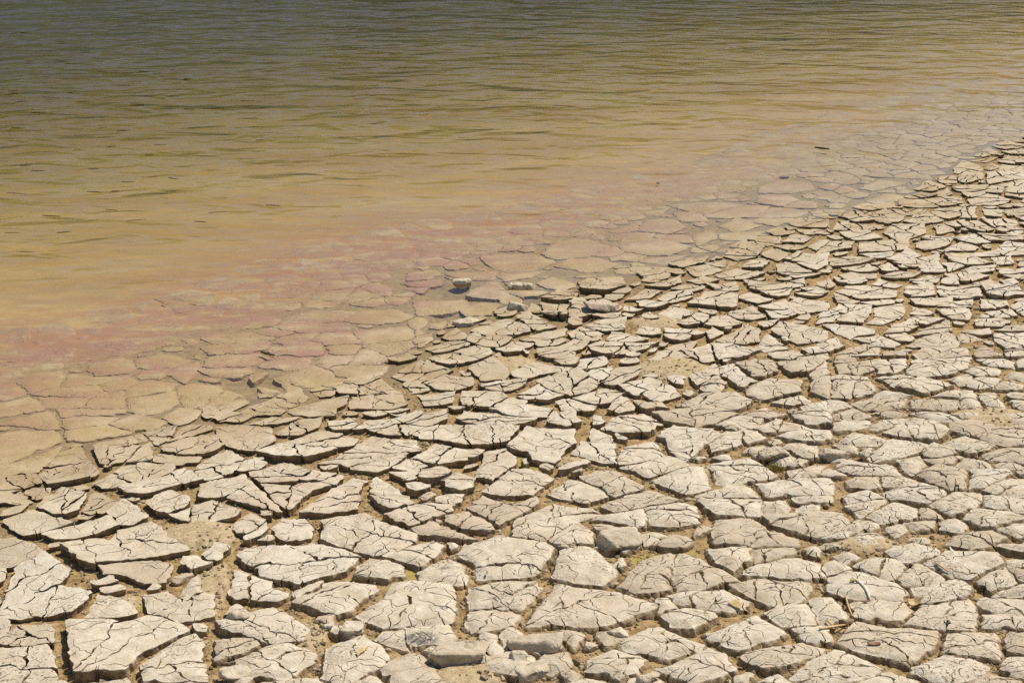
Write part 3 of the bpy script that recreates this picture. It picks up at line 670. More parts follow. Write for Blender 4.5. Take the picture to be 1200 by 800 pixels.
def seg_dist(pts, poly):
    a = poly[None]; b = np.roll(poly, -1, 0)[None]
    e = b - a
    q = pts[:, None] - a
    t = np.clip((q * e).sum(2) / np.maximum((e * e).sum(2), 1e-12), 0, 1)
    return np.sqrt(((q - t[..., None] * e) ** 2).sum(2)).min(1)

def half_clip(poly, p0, n):
    """keep the part of poly where (q - p0) . n >= 0"""
    d = (poly - p0) @ n
    out = []
    m = len(poly)
    for i in range(m):
        j = (i + 1) % m
        if d[i] >= 0:
            out.append(poly[i])
        if (d[i] >= 0) != (d[j] >= 0):
            t = d[i] / (d[i] - d[j])
            out.append(poly[i] + t * (poly[j] - poly[i]))
    return np.array(out) if len(out) >= 3 else np.zeros((0, 2))

def crossings(p, q):
    a, b = p[:, None], np.roll(p, -1, 0)[:, None]
    c, d = q[None], np.roll(q, -1, 0)[None]
    r, s = b - a, d - c
    den = r[..., 0] * s[..., 1] - r[..., 1] * s[..., 0]
    w = c - a
    with np.errstate(divide='ignore', invalid='ignore'):
        t = (w[..., 0] * s[..., 1] - w[..., 1] * s[..., 0]) / den
        u = (w[..., 0] * r[..., 1] - w[..., 1] * r[..., 0]) / den
    m = (t > 0) & (t < 1) & (u > 0) & (u < 1)
    pts = (a + t[..., None] * r)[m]
    return pts

def grow(p, d):
    """offset an outline outward"""
    e = np.roll(p, -1, 0) - p
    n = np.stack([e[:, 1], -e[:, 0]], 1) / np.maximum(np.hypot(*e.T), 1e-9)[:, None]
    m = n + np.roll(n, 1, 0)
    k = np.maximum((m * m).sum(1), 0.7)
    return p + m * (2 * d / k)[:, None]

PLATES = []            # dicts: poly (plan, counter-clockwise), s, seen
for name, (ox, oy, txt) in TILES.items():
    for item in txt.replace('\n', ' ').split(';'):
        v = item.split()
        if len(v) < 3:
            continue
        pts = np.array([tuple(map(float, q.split(','))) for q in v])
        pl = np.stack(ground_hits(ox + pts[:, 0] / 5, oy + pts[:, 1] / 5), 1)
        if area(pl) < 0:
            pl = pl[::-1].copy()
        c = centroid(pl)
        wetp = float(shore_s(c[0], c[1])[0]) < 0
        PLATES.append({'poly': grow(pl, ((0.0018 - 0.0007 * float(sstep(3.4, 4.4, np.hypot(*c)))) if not wetp else 0.0026) * np.hypot(*c)), 'traced': True})

# neighbours that were surveyed a little too wide are cut back along their shared line
for _pass in range(2):
    for i in range(len(PLATES)):
        for j in range(i + 1, len(PLATES)):
            A, B = PLATES[i]['poly'], PLATES[j]['poly']
            if len(A) < 3 or len(B) < 3:
                continue
            if (A.max(0) < B.min(0)).any() or (B.max(0) < A.min(0)).any():
                continue
            X = crossings(A, B)
            if len(X) < 2:
                if inside(A[:1], B)[0] or inside(B[:1], A)[0]:
                    k = i if area(A) < area(B) else j
                    PLATES[k]['poly'] = np.zeros((0, 2))
                continue
            D = ((X[:, None] - X[None]) ** 2).sum(2)
            u, v = np.unravel_index(D.argmax(), D.shape)
            e = X[v] - X[u]
            L = np.hypot(*e)
            if L < 1e-5:
                continue
            nrm = np.array([-e[1], e[0]]) / L
            ca, cb = (centroid(A) - X[u]) @ nrm, (centroid(B) - X[u]) @ nrm
            if ca * cb > 0:
                k = i if area(A) < area(B) else j
                PLATES[k]['poly'] = np.zeros((0, 2))
                continue
            if ca < 0:
                nrm = -nrm
            gp = 0.0009 + 0.0030 * (((i * 7919 + j * 104729) % 101) / 101) ** 2
            PLATES[i]['poly'] = half_clip(A, X[u] + nrm * gp, nrm)
            PLATES[j]['poly'] = half_clip(B, X[u] - nrm * gp, -nrm)
def sliver(p):
    return area(p) / max(float(np.hypot(*(np.roll(p, -1, 0) - p).T).sum()) ** 2, 1e-9) < 0.024

PLATES = [p for p in PLATES if len(p['poly']) >= 3 and area(p['poly']) > 0.0004 and not sliver(p['poly'])]

# ------------------------------------------------------------------ plates beyond and between the surveyed ones
X0, Y0, CELL = -3.6, 1.2, 0.01
NX, NY = 860, 820
occ = np.zeros((NX, NY), bool)

def paint(grid, poly):
    lo = np.floor((poly.min(0) - (X0, Y0)) / CELL).astype(int); hi = np.ceil((poly.max(0) - (X0, Y0)) / CELL).astype(int)
    lo = np.maximum(lo, 0); hi = np.minimum(hi, (NX - 1, NY - 1))
    if (hi <= lo).any():
        return
    ii, jj = np.meshgrid(np.arange(lo[0], hi[0] + 1), np.arange(lo[1], hi[1] + 1), indexing='ij')
    pts = np.stack([X0 + (ii.ravel() + .5) * CELL, Y0 + (jj.ravel() + .5) * CELL], 1)
    m = inside(pts, poly)
    grid[ii.ravel()[m], jj.ravel()[m]] = True

for p in PLATES:
    paint(occ, p['poly'])

def dilate(g, n):
    g = g.copy()
    for _ in range(n):
        h = g.copy()
        h[1:] |= g[:-1]; h[:-1] |= g[1:]; h[:, 1:] |= g[:, :-1]; h[:, :-1] |= g[:, 1:]
        g = h
    return g
blocked = dilate(occ, 1)
seeds = []
sx = RNG.uniform(-3.4, 4.9, 64000); sy = RNG.uniform(1.4, 9.2, 64000)
ss = shore_s(sx, sy)
upx, upy = pxpos(sx, sy, top_h(sx, sy, ss))
okv = (upx > -290) & (upx < 1490) & (upy < 880) & (upy > 70) & (ss > -0.9)
okv &= (ss > -0.9) | (upx > 640)
fsd = fills(sx, sy)
okv &= ~(blocked[((sx - X0) / CELL).astype(int), ((sy - Y0) / CELL).astype(int)])
cellmap = {}
for x, y, s, ok, fl in zip(sx, sy, ss, okv, fsd):
    if not ok or abs(fl) > 0.006:
        continue
    rad = (0.085 if s > 0 else 0.125) * (0.33 + 0.92 * random.random())
    key = (int(x // 0.12), int(y // 0.12))
    if all((x - a) ** 2 * 0.62 + (y - b) ** 2 > rad * rad for u in (-1, 0, 1) for v in (-1, 0, 1) for a, b in cellmap.get((key[0] + u, key[1] + v), ())):
        cellmap.setdefault(key, []).append((x, y)); seeds.append((x, y))
n_auto = len(seeds)
for p in PLATES:
    P = p['poly']; Q = np.roll(P, -1, 0)
    for a, b in zip(P, Q):
        m = max(1, int(np.hypot(*(b - a)) / 0.022))
        for t in range(m):
            seeds.append(tuple(a + (b - a) * (t / m)))
seeds = np.array(seeds)
for i in range(n_auto):
    c = seeds[i]
    d2 = ((seeds - c) ** 2).sum(1)
    near = np.flatnonzero(d2 < 0.1156)
    near = near[np.argsort(d2[near])][1:40]
    poly = c + 0.16 * np.array([[math.cos(t), math.sin(t)] for t in np.linspace(0, 2 * math.pi, 13)[:-1]])
    sv = float(shore_s(*c)[0])
    cu_, cv_ = pxpos(c[0], c[1], float(top_h(c[0], c[1])[0]))
    beyond = not (-15 < cu_ < 1215 and cv_ < 812)
    for j in near:
        dn = math.sqrt(d2[j])
        if dn > 0.34 or len(poly) < 3:
            break
        n = (c - seeds[j]) / dn
        h = (i * 92821 + int(j) * 68917) if i < j else (int(j) * 92821 + i * 68917)
        gap = (0.002 + 0.011 * ((h % 97) / 97.0) ** 2) if j < n_auto else 0.002
        if sv < 0:
            gap = 0.004 + 0.3 * gap
        poly = half_clip(poly, (seeds[j] + n * 0.002) if beyond and j >= n_auto else (c + seeds[j]) / 2 + n * gap * 0.5, n)
    if len(poly) >= 3 and area(poly) > 0.0005 and not sliver(poly) and np.hypot(*(poly - c).T).max() < 0.3:
        PLATES.append({'poly': poly, 'traced': False})

# ------------------------------------------------------------------ one plate
def ragged(poly, step, amp, seed, bites=False):
    """round the corners a little, resample, and roughen the outline"""
    L = np.hypot(*(np.roll(poly, -1, 0) - poly).T)
    out = []
    m = len(poly)
    cut = min(0.007, 0.28 * float(L.min()))
    for i in range(m):
        p, a, b = poly[i], poly[i - 1], poly[(i + 1) % m]
        la, lb = max(np.hypot(*(a - p)), 1e-6), max(np.hypot(*(b - p)), 1e-6)
        c = min(cut * random.uniform(0.5, 1.5), 0.4 * la, 0.4 * lb)
        out += [p + (a - p) / la * c, p * 0.5 + 0.25 * (p + (a - p) / la * c) + 0.25 * (p + (b - p) / lb * c), p + (b - p) / lb * c]
    out = np.array(out)
    res = []
    for a, b in zip(out, np.roll(out, -1, 0)):
        d = np.hypot(*(b - a))
        k = max(1, int(round(d / step)))
        for t in range(k):
            res.append(a + (b - a) * (t / k))
    r = np.array(res)
    x, y = r[:, 0], r[:, 1]
    dx = amp * (1.3 * vnoise(x * 24, y * 24, 40) + 0.8 * vnoise(x * 62, y * 62, 41) + 0.55 * vnoise(x * 130, y * 130, seed))
    dy = amp * (1.3 * vnoise(x * 24, y * 24, 60) + 0.8 * vnoise(x * 62, y * 62, 61) + 0.55 * vnoise(x * 130, y * 130, seed + 9))
    r[:, 0] += dx; r[:, 1] += dy
    # bites crumbled out of the rim
    cc = r.mean(0)
    for _ in range(np.random.default_rng(seed).poisson(2.2) if bites else 0):
        q = r[random.randrange(len(r))]
        w = random.uniform(0.004, 0.012)
        d = np.hypot(*(r - q).T)
        pull = np.exp(-(d / w) ** 2) * w * random.uniform(0.3, 0.75)
        v = cc - r
        r = r + v / np.maximum(np.hypot(*v.T), 1e-6)[:, None] * np.minimum(pull, 0.25 * np.hypot(*v.T))[:, None]
    return r

def add_crack(ring, is_cut, size, width, step):
    """cut one tapering jagged slit into the outline; returns the new outline"""
    n = len(ring)
    for _try in range(7):
        i = random.randrange(n)
        a, b = ring[i - 1], ring[(i + 1) % n]
        t = b - a
        lt = np.hypot(*t)
        if lt < 1e-6 or is_cut[i] > 1:
            continue
        nv = np.array([-t[1], t[0]]) / lt
        ang = math.atan2(nv[1], nv[0]) + random.uniform(-0.6, 0.6)
        length = size * random.uniform(0.35, 1.1)
        p = ring[i] + nv * 0.0015
        path = []
        turn = 0.0
        while length > 0:
            turn = 0.45 * turn + random.uniform(-0.8, 0.8)
            st = step * random.uniform(0.6, 1.5)
            q = p + st * np.array([math.cos(ang + turn), math.sin(ang + turn)])
            if not inside(q[None], ring)[0]:
                break
            others = np.delete(np.arange(n), [(i + k) % n for k in (-3, -2, -1, 0, 1, 2, 3)])
            if len(path) > 0 and np.hypot(*(ring[others] - q).T).min() < step * 0.55:
                break
            if len(path) > 2 and np.hypot(*(np.array(path[:-1]) - q).T).min() < step * 0.9:
                break
            path.append(q); p = q; length -= st
        if len(path) < 2:
            continue
        pts = np.array(path)
        m = len(pts)
        w0 = width * random.uniform(0.6, 1.25)
        lft, rgt = [], []
        for k in range(m - 1):
            pr = ring[i] if k == 0 else pts[k - 1]
            tv = pts[k + 1] - pr
            tv = tv / max(np.hypot(*tv), 1e-9)
            nn = np.array([-tv[1], tv[0]])
            w = w0 * (1 - 0.75 * k / m) * 0.5
            lft.append(pts[k] + nn * w); rgt.append(pts[k] - nn * w)
        tu = t / lt
        start_a, start_b = ring[i] - tu * w0 * 0.5, ring[i] + tu * w0 * 0.5
        # going round counter-clockwise the inside is on the left: enter along the near (right of crack) side
        seq = [start_a] + lft + [pts[-1]] + rgt[::-1] + [start_b]
        new = np.concatenate([ring[:i], np.array(seq), ring[i + 1:]])
        flag = np.concatenate([is_cut[:i], [1], [1] * (len(seq) - 2), [1], is_cut[i + 1:]])
        flag[i + len(lft):i + len(lft) + 3] = 2
        return new, flag
    return ring, is_cut

STAINS = [(ground_hit(492, 746), 0.036, 0.022), (ground_hit(521, 664), 0.014, 0.007), (ground_hit(520, 710), 0.010, 0.006), (ground_hit(905, 688), 0.006, 0.008)]

def split(poly, depth, gap):
    A = abs(area(poly))
    if depth == 0 or A < 0.0042 or random.random() > 0.82:
        return [poly]
    c = centroid(poly)
    q = poly - c
    w, ev = np.linalg.eigh(q.T @ q)
    n = ev[:, 1] if random.random() < 0.6 else ev[:, 0]
    a = random.gauss(0, 0.45)
    n = np.array([n[0] * math.cos(a) - n[1] * math.sin(a), n[0] * math.sin(a) + n[1] * math.cos(a)])
    p0 = c + q[random.randrange(len(q))] * random.uniform(-0.3, 0.3)
    g = gap * random.uniform(0.5, 1.5)
    L, R = half_clip(poly, p0 + n * g / 2, n), half_clip(poly, p0 - n * g / 2, -n)
    if len(L) < 3 or len(R) < 3 or min(area(L), area(R)) < 0.0010:
        return [poly]
    tdir = np.array([-n[1], n[0]])
    sd = random.randrange(999)
    amp = 0.10 * math.sqrt(A)
    def zig(P, side):
        out = []
        m = len(P)
        for i in range(m):
            a_, b_ = P[i], P[(i + 1) % m]
            out.append(a_)
            if abs((a_ - p0) @ n - side) < 1e-6 and abs((b_ - p0) @ n - side) < 1e-6:
                ln = np.hypot(*(b_ - a_))
                kk = max(2, int(ln / 0.010))
                w_ = np.arange(1, kk) / kk
                pt = a_ + (b_ - a_) * w_[:, None]
                tc = (pt - p0) @ tdir
                ds = amp * (vnoise(tc * 34, tc * 0 + 0.5, sd) + 0.6 * vnoise(tc * 85, tc * 0 + 0.5, sd + 1)) * np.minimum(1.0, 4 * w_ * (1 - w_) + 0.15)
                out.extend(pt + n * ds[:, None])
        return np.array(out)
    L, R = zig(L, g / 2), zig(R, -g / 2)
    return split(L, depth - 1, gap) + split(R, depth - 1, gap)

def plate_mesh(pl, idx):
    poly = pl['poly']
    c = centroid(poly)
    s = float(shore_s(c[0], c[1])[0])
    px = math.hypot(*c) * 1.06 / (FPX * 1024 / 1200)
    pl['pose'] = (random.gauss(0, 0.0016) + (random.random() < 0.05) * 0.004, random.gauss(0, 0.026), random.gauss(0, 0.026))
    parts = split(poly, 2 if pl['seen'] else 1, max(0.0026, 1.25 * px)) if pl['near'] and s > 0.03 else [poly]
    Vs, Fs, As, nv = [], [], {}, 0
    tone = random.random()
    for q, f in enumerate(parts):
        V, F, A = fragment_mesh(f, poly, pl, idx + q * 31, c, tone)
        Vs.append(V); Fs += [tuple(a + nv for a in t) for t in F]; nv += len(V)
        for k, a in A.items():
            As.setdefault(k, []).append(a)
    return np.concatenate(Vs), Fs, {k: np.concatenate(a) for k, a in As.items()}, c, s

def fragment_mesh(poly, parent, pl, idx, pc, tone):
    c = centroid(poly)
    s = float(shore_s(c[0], c[1])[0])
    dist = math.hypot(c[0], c[1])
    A = abs(area(poly))
    size = math.sqrt(A)
    px = dist * 1.06 / (FPX * 1024 / 1200)          # metres per picture element here
    fine = pl['seen']
    wetp = s < -0.02
    step = (1.9 if fine else 5.5) * px
    ring = ragged(poly, max(step, 0.003), 0.0035 if not wetp else 0.006, idx, fine and not wetp)
    if area(ring) < 0:
        ring = ring[::-1].copy()
    cut = np.zeros(len(ring), int)
    if pl['near'] and not wetp and s > 0.0:
        dens = 95.0 + 190.0 * float(sstep(0.3, 1.4, s)) * (1 - 0.45 * float(sstep(0.2, 0.9, c[0])) * float(sstep(3.9, 3.3, c[1])))
        ncr = int(A * dens * (2.2 + 0.8 * float(sstep(4.6, 3.6, c[1]))) + random.random() * 1.8)
        wd = max(0.0022, 1.25 * px)
        for _ in range(min(ncr, 9) if fine else min(ncr, 2)):
            ring, cut = add_crack(ring, cut, size, wd, max(0.0065, 2.6 * px))
    N = len(ring)
    nxt, prv = np.roll(ring, -1, 0), np.roll(ring, 1, 0)
    tv = nxt - prv
    nin = np.stack([-tv[:, 1], tv[:, 0]], 1) / np.maximum(np.hypot(*tv.T), 1e-9)[:, None]
    # shape of this plate
    front = float(sstep(0.4, 1.4, s)) * (0.35 + 0.65 * float(sstep(4.6, 3.4, c[1])))
    rb = (0.004 + 0.0085 * front) if not wetp else 0.010
    bev = (0.0012 + 0.0052 * front) if not wetp else 0.003
    lift = random.gauss(0, 0.0006) + pl['pose'][0]
    tilt = np.array([pl['pose'][1] + random.gauss(0, 0.012), pl['pose'][2] + random.gauss(0, 0.012)]) * (1.0 if s > 0.05 else 0.25)
    curl = (0.0055 * random.uniform(0.3, 1.3) * (1 - front) if s > 0.03 else 0.0) - 0.003 * front
    if wetp:
        lift *= 0.25
    Rm = max(np.hypot(*(parent - pc).T))
    # points over the top
    inner = ring + nin * rb * 0.7
    g = max((3.4 if fine else 9.0) * px, 0.006)
    lo, hi = ring.min(0), ring.max(0)
    gi, gj = np.meshgrid(np.arange(lo[0], hi[0], g), np.arange(lo[1], hi[1], g * 0.87), indexing='ij')
    gi = gi + (np.arange(gi.shape[1]) % 2)[None] * g * 0.5
    gp = np.stack([gi.ravel(), gj.ravel()], 1) + RNG.uniform(-0.2, 0.2, (gi.size, 2)) * g
    pts = np.concatenate([inner[cut == 0], (ring + nin * rb * 0.3)[cut == 0][::2], (ring + nin * rb * 1.25)[cut == 0][::2], gp]) if fine else gp
    if len(pts):
        pts = pts[inside(pts, ring)]
    if len(pts):
        d = seg_dist(pts, ring)
        pts = pts[d > min(rb * 0.22, g * 0.3)]
    allp = np.concatenate([ring, pts]) if len(pts) else ring
    edges = [(i, (i + 1) % N) for i in range(N)]
    vo, eo, fo, ov, oe, of = delaunay_2d_cdt([Vector((float(a), float(b))) for a, b in allp], edges, [], 1, 1e-7, True)
    P = np.array([(v.x, v.y) for v in vo])
    src = [o[0] if o else -1 for o in ov]
    where = {}
    for q, o in enumerate(ov):
        for u in o:
            where[u] = q
    hs = top_h(P[:, 0], P[:, 1])
    rel = (P - pc)
    rr = np.minimum(np.hypot(*rel.T) / Rm, 1.2)
    z = hs + lift + rel @ tilt + curl * rr ** 2
    z = z + 0.0022 * fbm(P[:, 0] * 24, P[:, 1] * 24, 71, 3) * (1 if not wetp else 0.7)
    outer = parent
    de = seg_dist(P, outer)
    z = z - bev * np.exp(-(np.maximum(de - 0.0005, 0) / rb) ** 1.5 * 1.3)
    tri = np.array(fo)
    tri = tri[inside(P[tri].mean(1), ring)]
    faces = tri.tolist()
    V = [np.column_stack([P, z])]
    edge_soft = np.exp(-(de / (rb * 0.55)) ** 2)
    crust = [1.0 - 0.28 * edge_soft]
    # broken sides: outline repeated downward
    ids = np.array([where.get(i, 0) for i in range(N)])
    zt = z[ids]; R0 = P[ids]
    base = floor_h(R0[:, 0], R0[:, 1]) - 0.004 - 0.004 * (s > 0.1)
    base = np.minimum(base, zt - 0.003)
    soft = np.where(cut > 0, 0.0, 1.0)
    under = (0.0060 * (1 - front) - 0.0095 * front) if not wetp else -0.004
    levels = (0.0, 0.22, 0.55, 1.0) if fine else (0.0, 0.5, 1.0)
    rows = []
    off = len(P)
    for kx, f in enumerate(levels):
        zz = zt + (base - zt) * f - (0.0002 if f == 0 else 0)
        jag = (0.0022 + 0.0022 * front) * vnoise(R0[:, 0] * 210 + kx * 7, R0[:, 1] * 210 + zz * 300, 80 + kx) if 0 < f else 0.0
        push = (under * (f ** 0.7) + jag) * soft * (1 if f > 0 else 0)
        V.append(np.column_stack([R0 + nin * np.asarray(push)[..., None] if f > 0 else R0, zz]))
        crust.append(np.full(N, 0.62 if f == 0 else 0.12 if f < 0.3 else 0.0))
        rows.append(off); off += N
    for a, b in zip(rows[:-1], rows[1:]):
        for i in range(N):
            j = (i + 1) % N
            if ids[i] == ids[j]:
                continue
            faces.append((a + i, b + i, b + j, a + j))
    V = np.concatenate(V)
    attr = {'crust': np.concatenate(crust), 'tone': np.full(len(V), tone)}
    if s < 0.6:
        sv = shore_s(V[:, 0], V[:, 1])
        pk, al, _ = tints(V[:, 0], V[:, 1], sv)
    else:
        pk = al = np.zeros(len(V))
    attr['pink'], attr['algae'] = pk, al
    stn = np.zeros(len(V))
    for (sx_, sy_), rx, ry in STAINS:
        q = ((V[:, 0] - sx_) / rx) ** 2 + ((V[:, 1] - sy_) / ry) ** 2
        stn = np.maximum(stn, 1 - sstep(0.3, 1.3, q))
    attr['stain'] = stn
    return V, faces, attr

for p in PLATES:
    c = centroid(p['poly'])
    zc = float(top_h(c[0], c[1])[0])
    u, v = pxpos(c[0], c[1], zc)
    p['seen'] = -40 < u < 1240 and 100 < v < 840
    p['near'] = -450 < u < 1650 and 60 < v < 1000
    q = np.array([pxpos(a, b, zc) for a, b in p['poly']])
    p['size'] = abs(area(q)) if (-10 < u < 1210 and 100 < v < 812) else 0.0
    p['wet'] = float(shore_s(*c)[0]) < 0
dry = sorted([p for p in PLATES if not p['wet']], key=lambda p: -p['size'])
wet = sorted([p for p in PLATES if p['wet']], key=lambda p: -p['size'])
for group, owner in ((dry, mudflat), (wet, lake_bed)):
    rest_v, rest_f, rest_a, nv = [], [], {}, 0
    for i, p in enumerate(group):
        V, F, A, c, s = plate_mesh(p, i * 3 + (0 if owner is mudflat else 1))
        if i < 300 and p['size'] > 0:
            org = np.array([c[0], c[1], float(top_h(c[0], c[1])[0])])
            o = mesh_obj('mud_plate', V - org, F, M_PLATE, owner, A)
            o.location = org
        else:
            rest_v.append(V); rest_f += [tuple(q + nv for q in f) for f in F]
            for k, a in A.items():
                rest_a.setdefault(k, []).append(a)
            nv += len(V)
    if rest_v:
        o = mesh_obj('small_mud_plates', np.concatenate(rest_v), rest_f, M_PLATE, owner, {k: np.concatenate(a) for k, a in rest_a.items()})
        o['kind'] = 'stuff'
print('plates', len(dry), len(wet), 'tris', sum(len(o.data.polygons) for o in scene.objects if o.type == 'MESH'))

# ------------------------------------------------------------------ crumbs of soil lying in the cracks
FC = 0.005
fnx, fny = 1720, 1640
occ2 = np.zeros((fnx, fny), bool)
CELL, NX, NY = FC, fnx, fny
for p in PLATES:
    paint(occ2, p['poly'])

def ico():
    t = (1 + 5 ** 0.5) / 2
    v = np.array([(-1, t, 0), (1, t, 0), (-1, -t, 0), (1, -t, 0), (0, -1, t), (0, 1, t), (0, -1, -t), (0, 1, -t), (t, 0, -1), (t, 0, 1), (-t, 0, -1), (-t, 0, 1)], float)
    f = np.array([(0, 11, 5), (0, 5, 1), (0, 1, 7), (0, 7, 10), (0, 10, 11), (1, 5, 9), (5, 11, 4), (11, 10, 2), (10, 7, 6), (7, 1, 8),
                  (3, 9, 4), (3, 4, 2), (3, 2, 6), (3, 6, 8), (3, 8, 9), (4, 9, 5), (2, 4, 11), (6, 2, 10), (8, 6, 7), (9, 8, 1)])
    return v / np.linalg.norm(v[0]), f

ICO_V, ICO_F = ico()

def crumb_cloud(x, y, r, z0):
    n = len(x)
    v = np.repeat(ICO_V[None], n, 0) * RNG.uniform(0.6, 1.25, (n, 12, 1))
    v *= np.stack([RNG.uniform(0.7, 1.5, n), RNG.uniform(0.7, 1.4, n), RNG.uniform(0.45, 0.9, n)], 1)[:, None]
    a = RNG.uniform(0, 6.28, n)
    ca, sa = np.cos(a)[:, None], np.sin(a)[:, None]
    vx, vy = v[..., 0] * ca - v[..., 1] * sa, v[..., 0] * sa + v[..., 1] * ca
    v = np.stack([vx * r[:, None] + x[:, None], vy * r[:, None] + y[:, None], v[..., 2] * r[:, None] + z0[:, None]], 2)
    f = ICO_F[None] + (np.arange(n) * 12)[:, None, None]
    return v.reshape(-1, 3), f.reshape(-1, 3)

cu, cv = RNG.uniform(-330, 1530, 110000), 860 - 700 * RNG.uniform(0, 1, 110000) ** 0.8
cx_, cy_ = ground_hits(cu, cv)
csd = shore_s(cx_, cy_)
ii = np.clip(((cx_ - X0) / FC).astype(int), 0, fnx - 1); jj = np.clip(((cy_ - Y0) / FC).astype(int), 0, fny - 1)
free = ~occ2[ii, jj]
keep = (csd > 0.12) & (free | (RNG.uniform(0, 1, 110000) < 0.012))
clump = vnoise(cx_ * 7, cy_ * 7, 91)
keep &= (clump > RNG.uniform(-1.0, 0.4, 110000)) | ~free
cx_, cy_, csd, free = cx_[keep], cy_[keep], csd[keep], free[keep]
rad = np.exp(RNG.normal(math.log(0.0027), 0.50, len(cx_))).clip(0.0013, 0.011) * (0.75 + 0.25 * sstep(0.3, 1.2, csd))
rad = np.where(free, rad, rad * 0.5)
cz = np.where(free, floor_h(cx_, cy_, csd) + 0.2 * rad, top_h(cx_, cy_, csd) + 0.2 * rad)
cvv, cff = crumb_cloud(cx_, cy_, rad, cz)
k = NT('soil_crumbs')
kn = k.noise(33, 3, 0.7)
kc = k.mix(k.ramp(kn, 0.36, 0.64), (0.15, 0.095, 0.045), (0.46, 0.355, 0.225))
k.bsdf(kc, 0.95, k.bump(k.noise(240, 3), 0.6, 0.003), 0.15)
crumbs = mesh_obj('soil_crumbs', cvv, cff, k.m, None, None, smooth=False)
tag(crumbs, 'loose brown soil crumbs filling the cracks between dry plates', kind='stuff')
print('crumbs', len(cx_))

# ------------------------------------------------------------------ things lying on the mud: found by dropping a ray onto what is built
bpy.context.view_layer.update()
DEPS = bpy.context.evaluated_depsgraph_get()

def land(px, py, water_level=False):
    cx, cyy = (px - 600) / FPX, (400 - py) / FPX
    d = Vector((cx, CP + cyy * SP, -SP + cyy * CP)).normalized()
    o = Vector((0, 0, CAM_H))
    for _ in range(6):
        ok, loc, nrm, idx, ob, mt = scene.ray_cast(DEPS, o, d)
        if not ok:
            break
        if ob.name.startswith('lake_water') and not water_level:
            o = loc + d * 0.002
            continue
        return loc
    x, y = flat_hit(px, py, 0.0)
    return Vector((x, y, 0))

def mpp(px, py):
    p = land(px, py)
    return math.sqrt(p.x ** 2 + p.y ** 2 + (CAM_H - p.z) ** 2) / FPX

def clod(px, py, wpx, deep, high, label, rot=0.0, seed=0, blocky=0.0, mat=None, name='mud_clod', group=None):
    """a lump of dried mud: px, py the foot of its visible front, wpx its width in pixels, depth and height relative to width"""
    base = land(px, py)
    w = wpx * mpp(px, py) / 2
    rg = np.random.default_rng(seed)
    p = rg.normal(size=(20, 3)); p /= np.linalg.norm(p, axis=1)[:, None]
    p = np.sign(p) * np.abs(p) ** (1 - 0.5 * blocky) * rg.uniform(0.8, 1.05, (20, 1))
    p[:, 2] = np.clip(p[:, 2], -0.4, 0.62 + 0.1 * rg.random())
    bm = bmesh.new()
    for q in p:
        bm.verts.new(q * (w, w * deep, w * high))
    r = bmesh.ops.convex_hull(bm, input=bm.verts)
    bmesh.ops.delete(bm, geom=[q for q in bm.verts if not q.link_faces], context='VERTS')
    bmesh.ops.dissolve_limit(bm, angle_limit=0.35, verts=bm.verts, edges=bm.edges)
    bmesh.ops.bevel(bm, geom=list(bm.edges), offset=w * 0.07, segments=2, affect='EDGES', profile=0.6)
    bmesh.ops.triangulate(bm, faces=bm.faces)
    for _ in range(4):
        long = [e for e in bm.edges if e.calc_length() > max(w * 0.11, 0.0022)]
        if not long or len(bm.faces) > 2500:
            break
        bmesh.ops.subdivide_edges(bm, edges=long, cuts=1)
        bmesh.ops.triangulate(bm, faces=bm.faces)
    bm.normal_update()
    v = np.array([q.co[:] for q in bm.verts]); nn = np.array([q.normal[:] for q in bm.verts])
    q = v / w * 3.0 + seed
    nz = fbm(q[:, 0] + q[:, 2] * 0.7, q[:, 1] - q[:, 2] * 0.6, seed, 4)
    cn = vnoise(q[:, 0] * 0.6 + q[:, 2] * 0.8, q[:, 1] * 0.6 - q[:, 2] * 0.5, seed + 3)
    crk = 1 - sstep(0.0, 0.07, np.abs(cn))
    v = v + nn * (w * (0.07 * nz - 0.10 * crk))[:, None]
    F_ = [tuple(x.index for x in f.verts) for f in bm.faces]
    bm.free()
    v[:, 2] = np.maximum(v[:, 2], -0.4 * w * high)
    if base.z < 0.012:                       # its foot stands on the drowned bed
        v[:, 2] = np.where(v[:, 2] < 0, v[:, 2] * 3, v[:, 2])
        mat = M_CLOD
    c_, s_ = math.cos(rot), math.sin(rot)
    v = np.stack([v[:, 0] * c_ - v[:, 1] * s_, v[:, 0] * s_ + v[:, 1] * c_, v[:, 2]], 1)
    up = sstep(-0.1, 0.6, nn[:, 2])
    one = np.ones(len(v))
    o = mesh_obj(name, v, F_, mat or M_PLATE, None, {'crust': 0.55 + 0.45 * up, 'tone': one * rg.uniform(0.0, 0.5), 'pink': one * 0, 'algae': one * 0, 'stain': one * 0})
    o.location = (base.x, base.y + w * deep * 0.6, max(base.z - w * high * 0.03, 0.003))
    tag(o, label, 'clod', group)
    return o

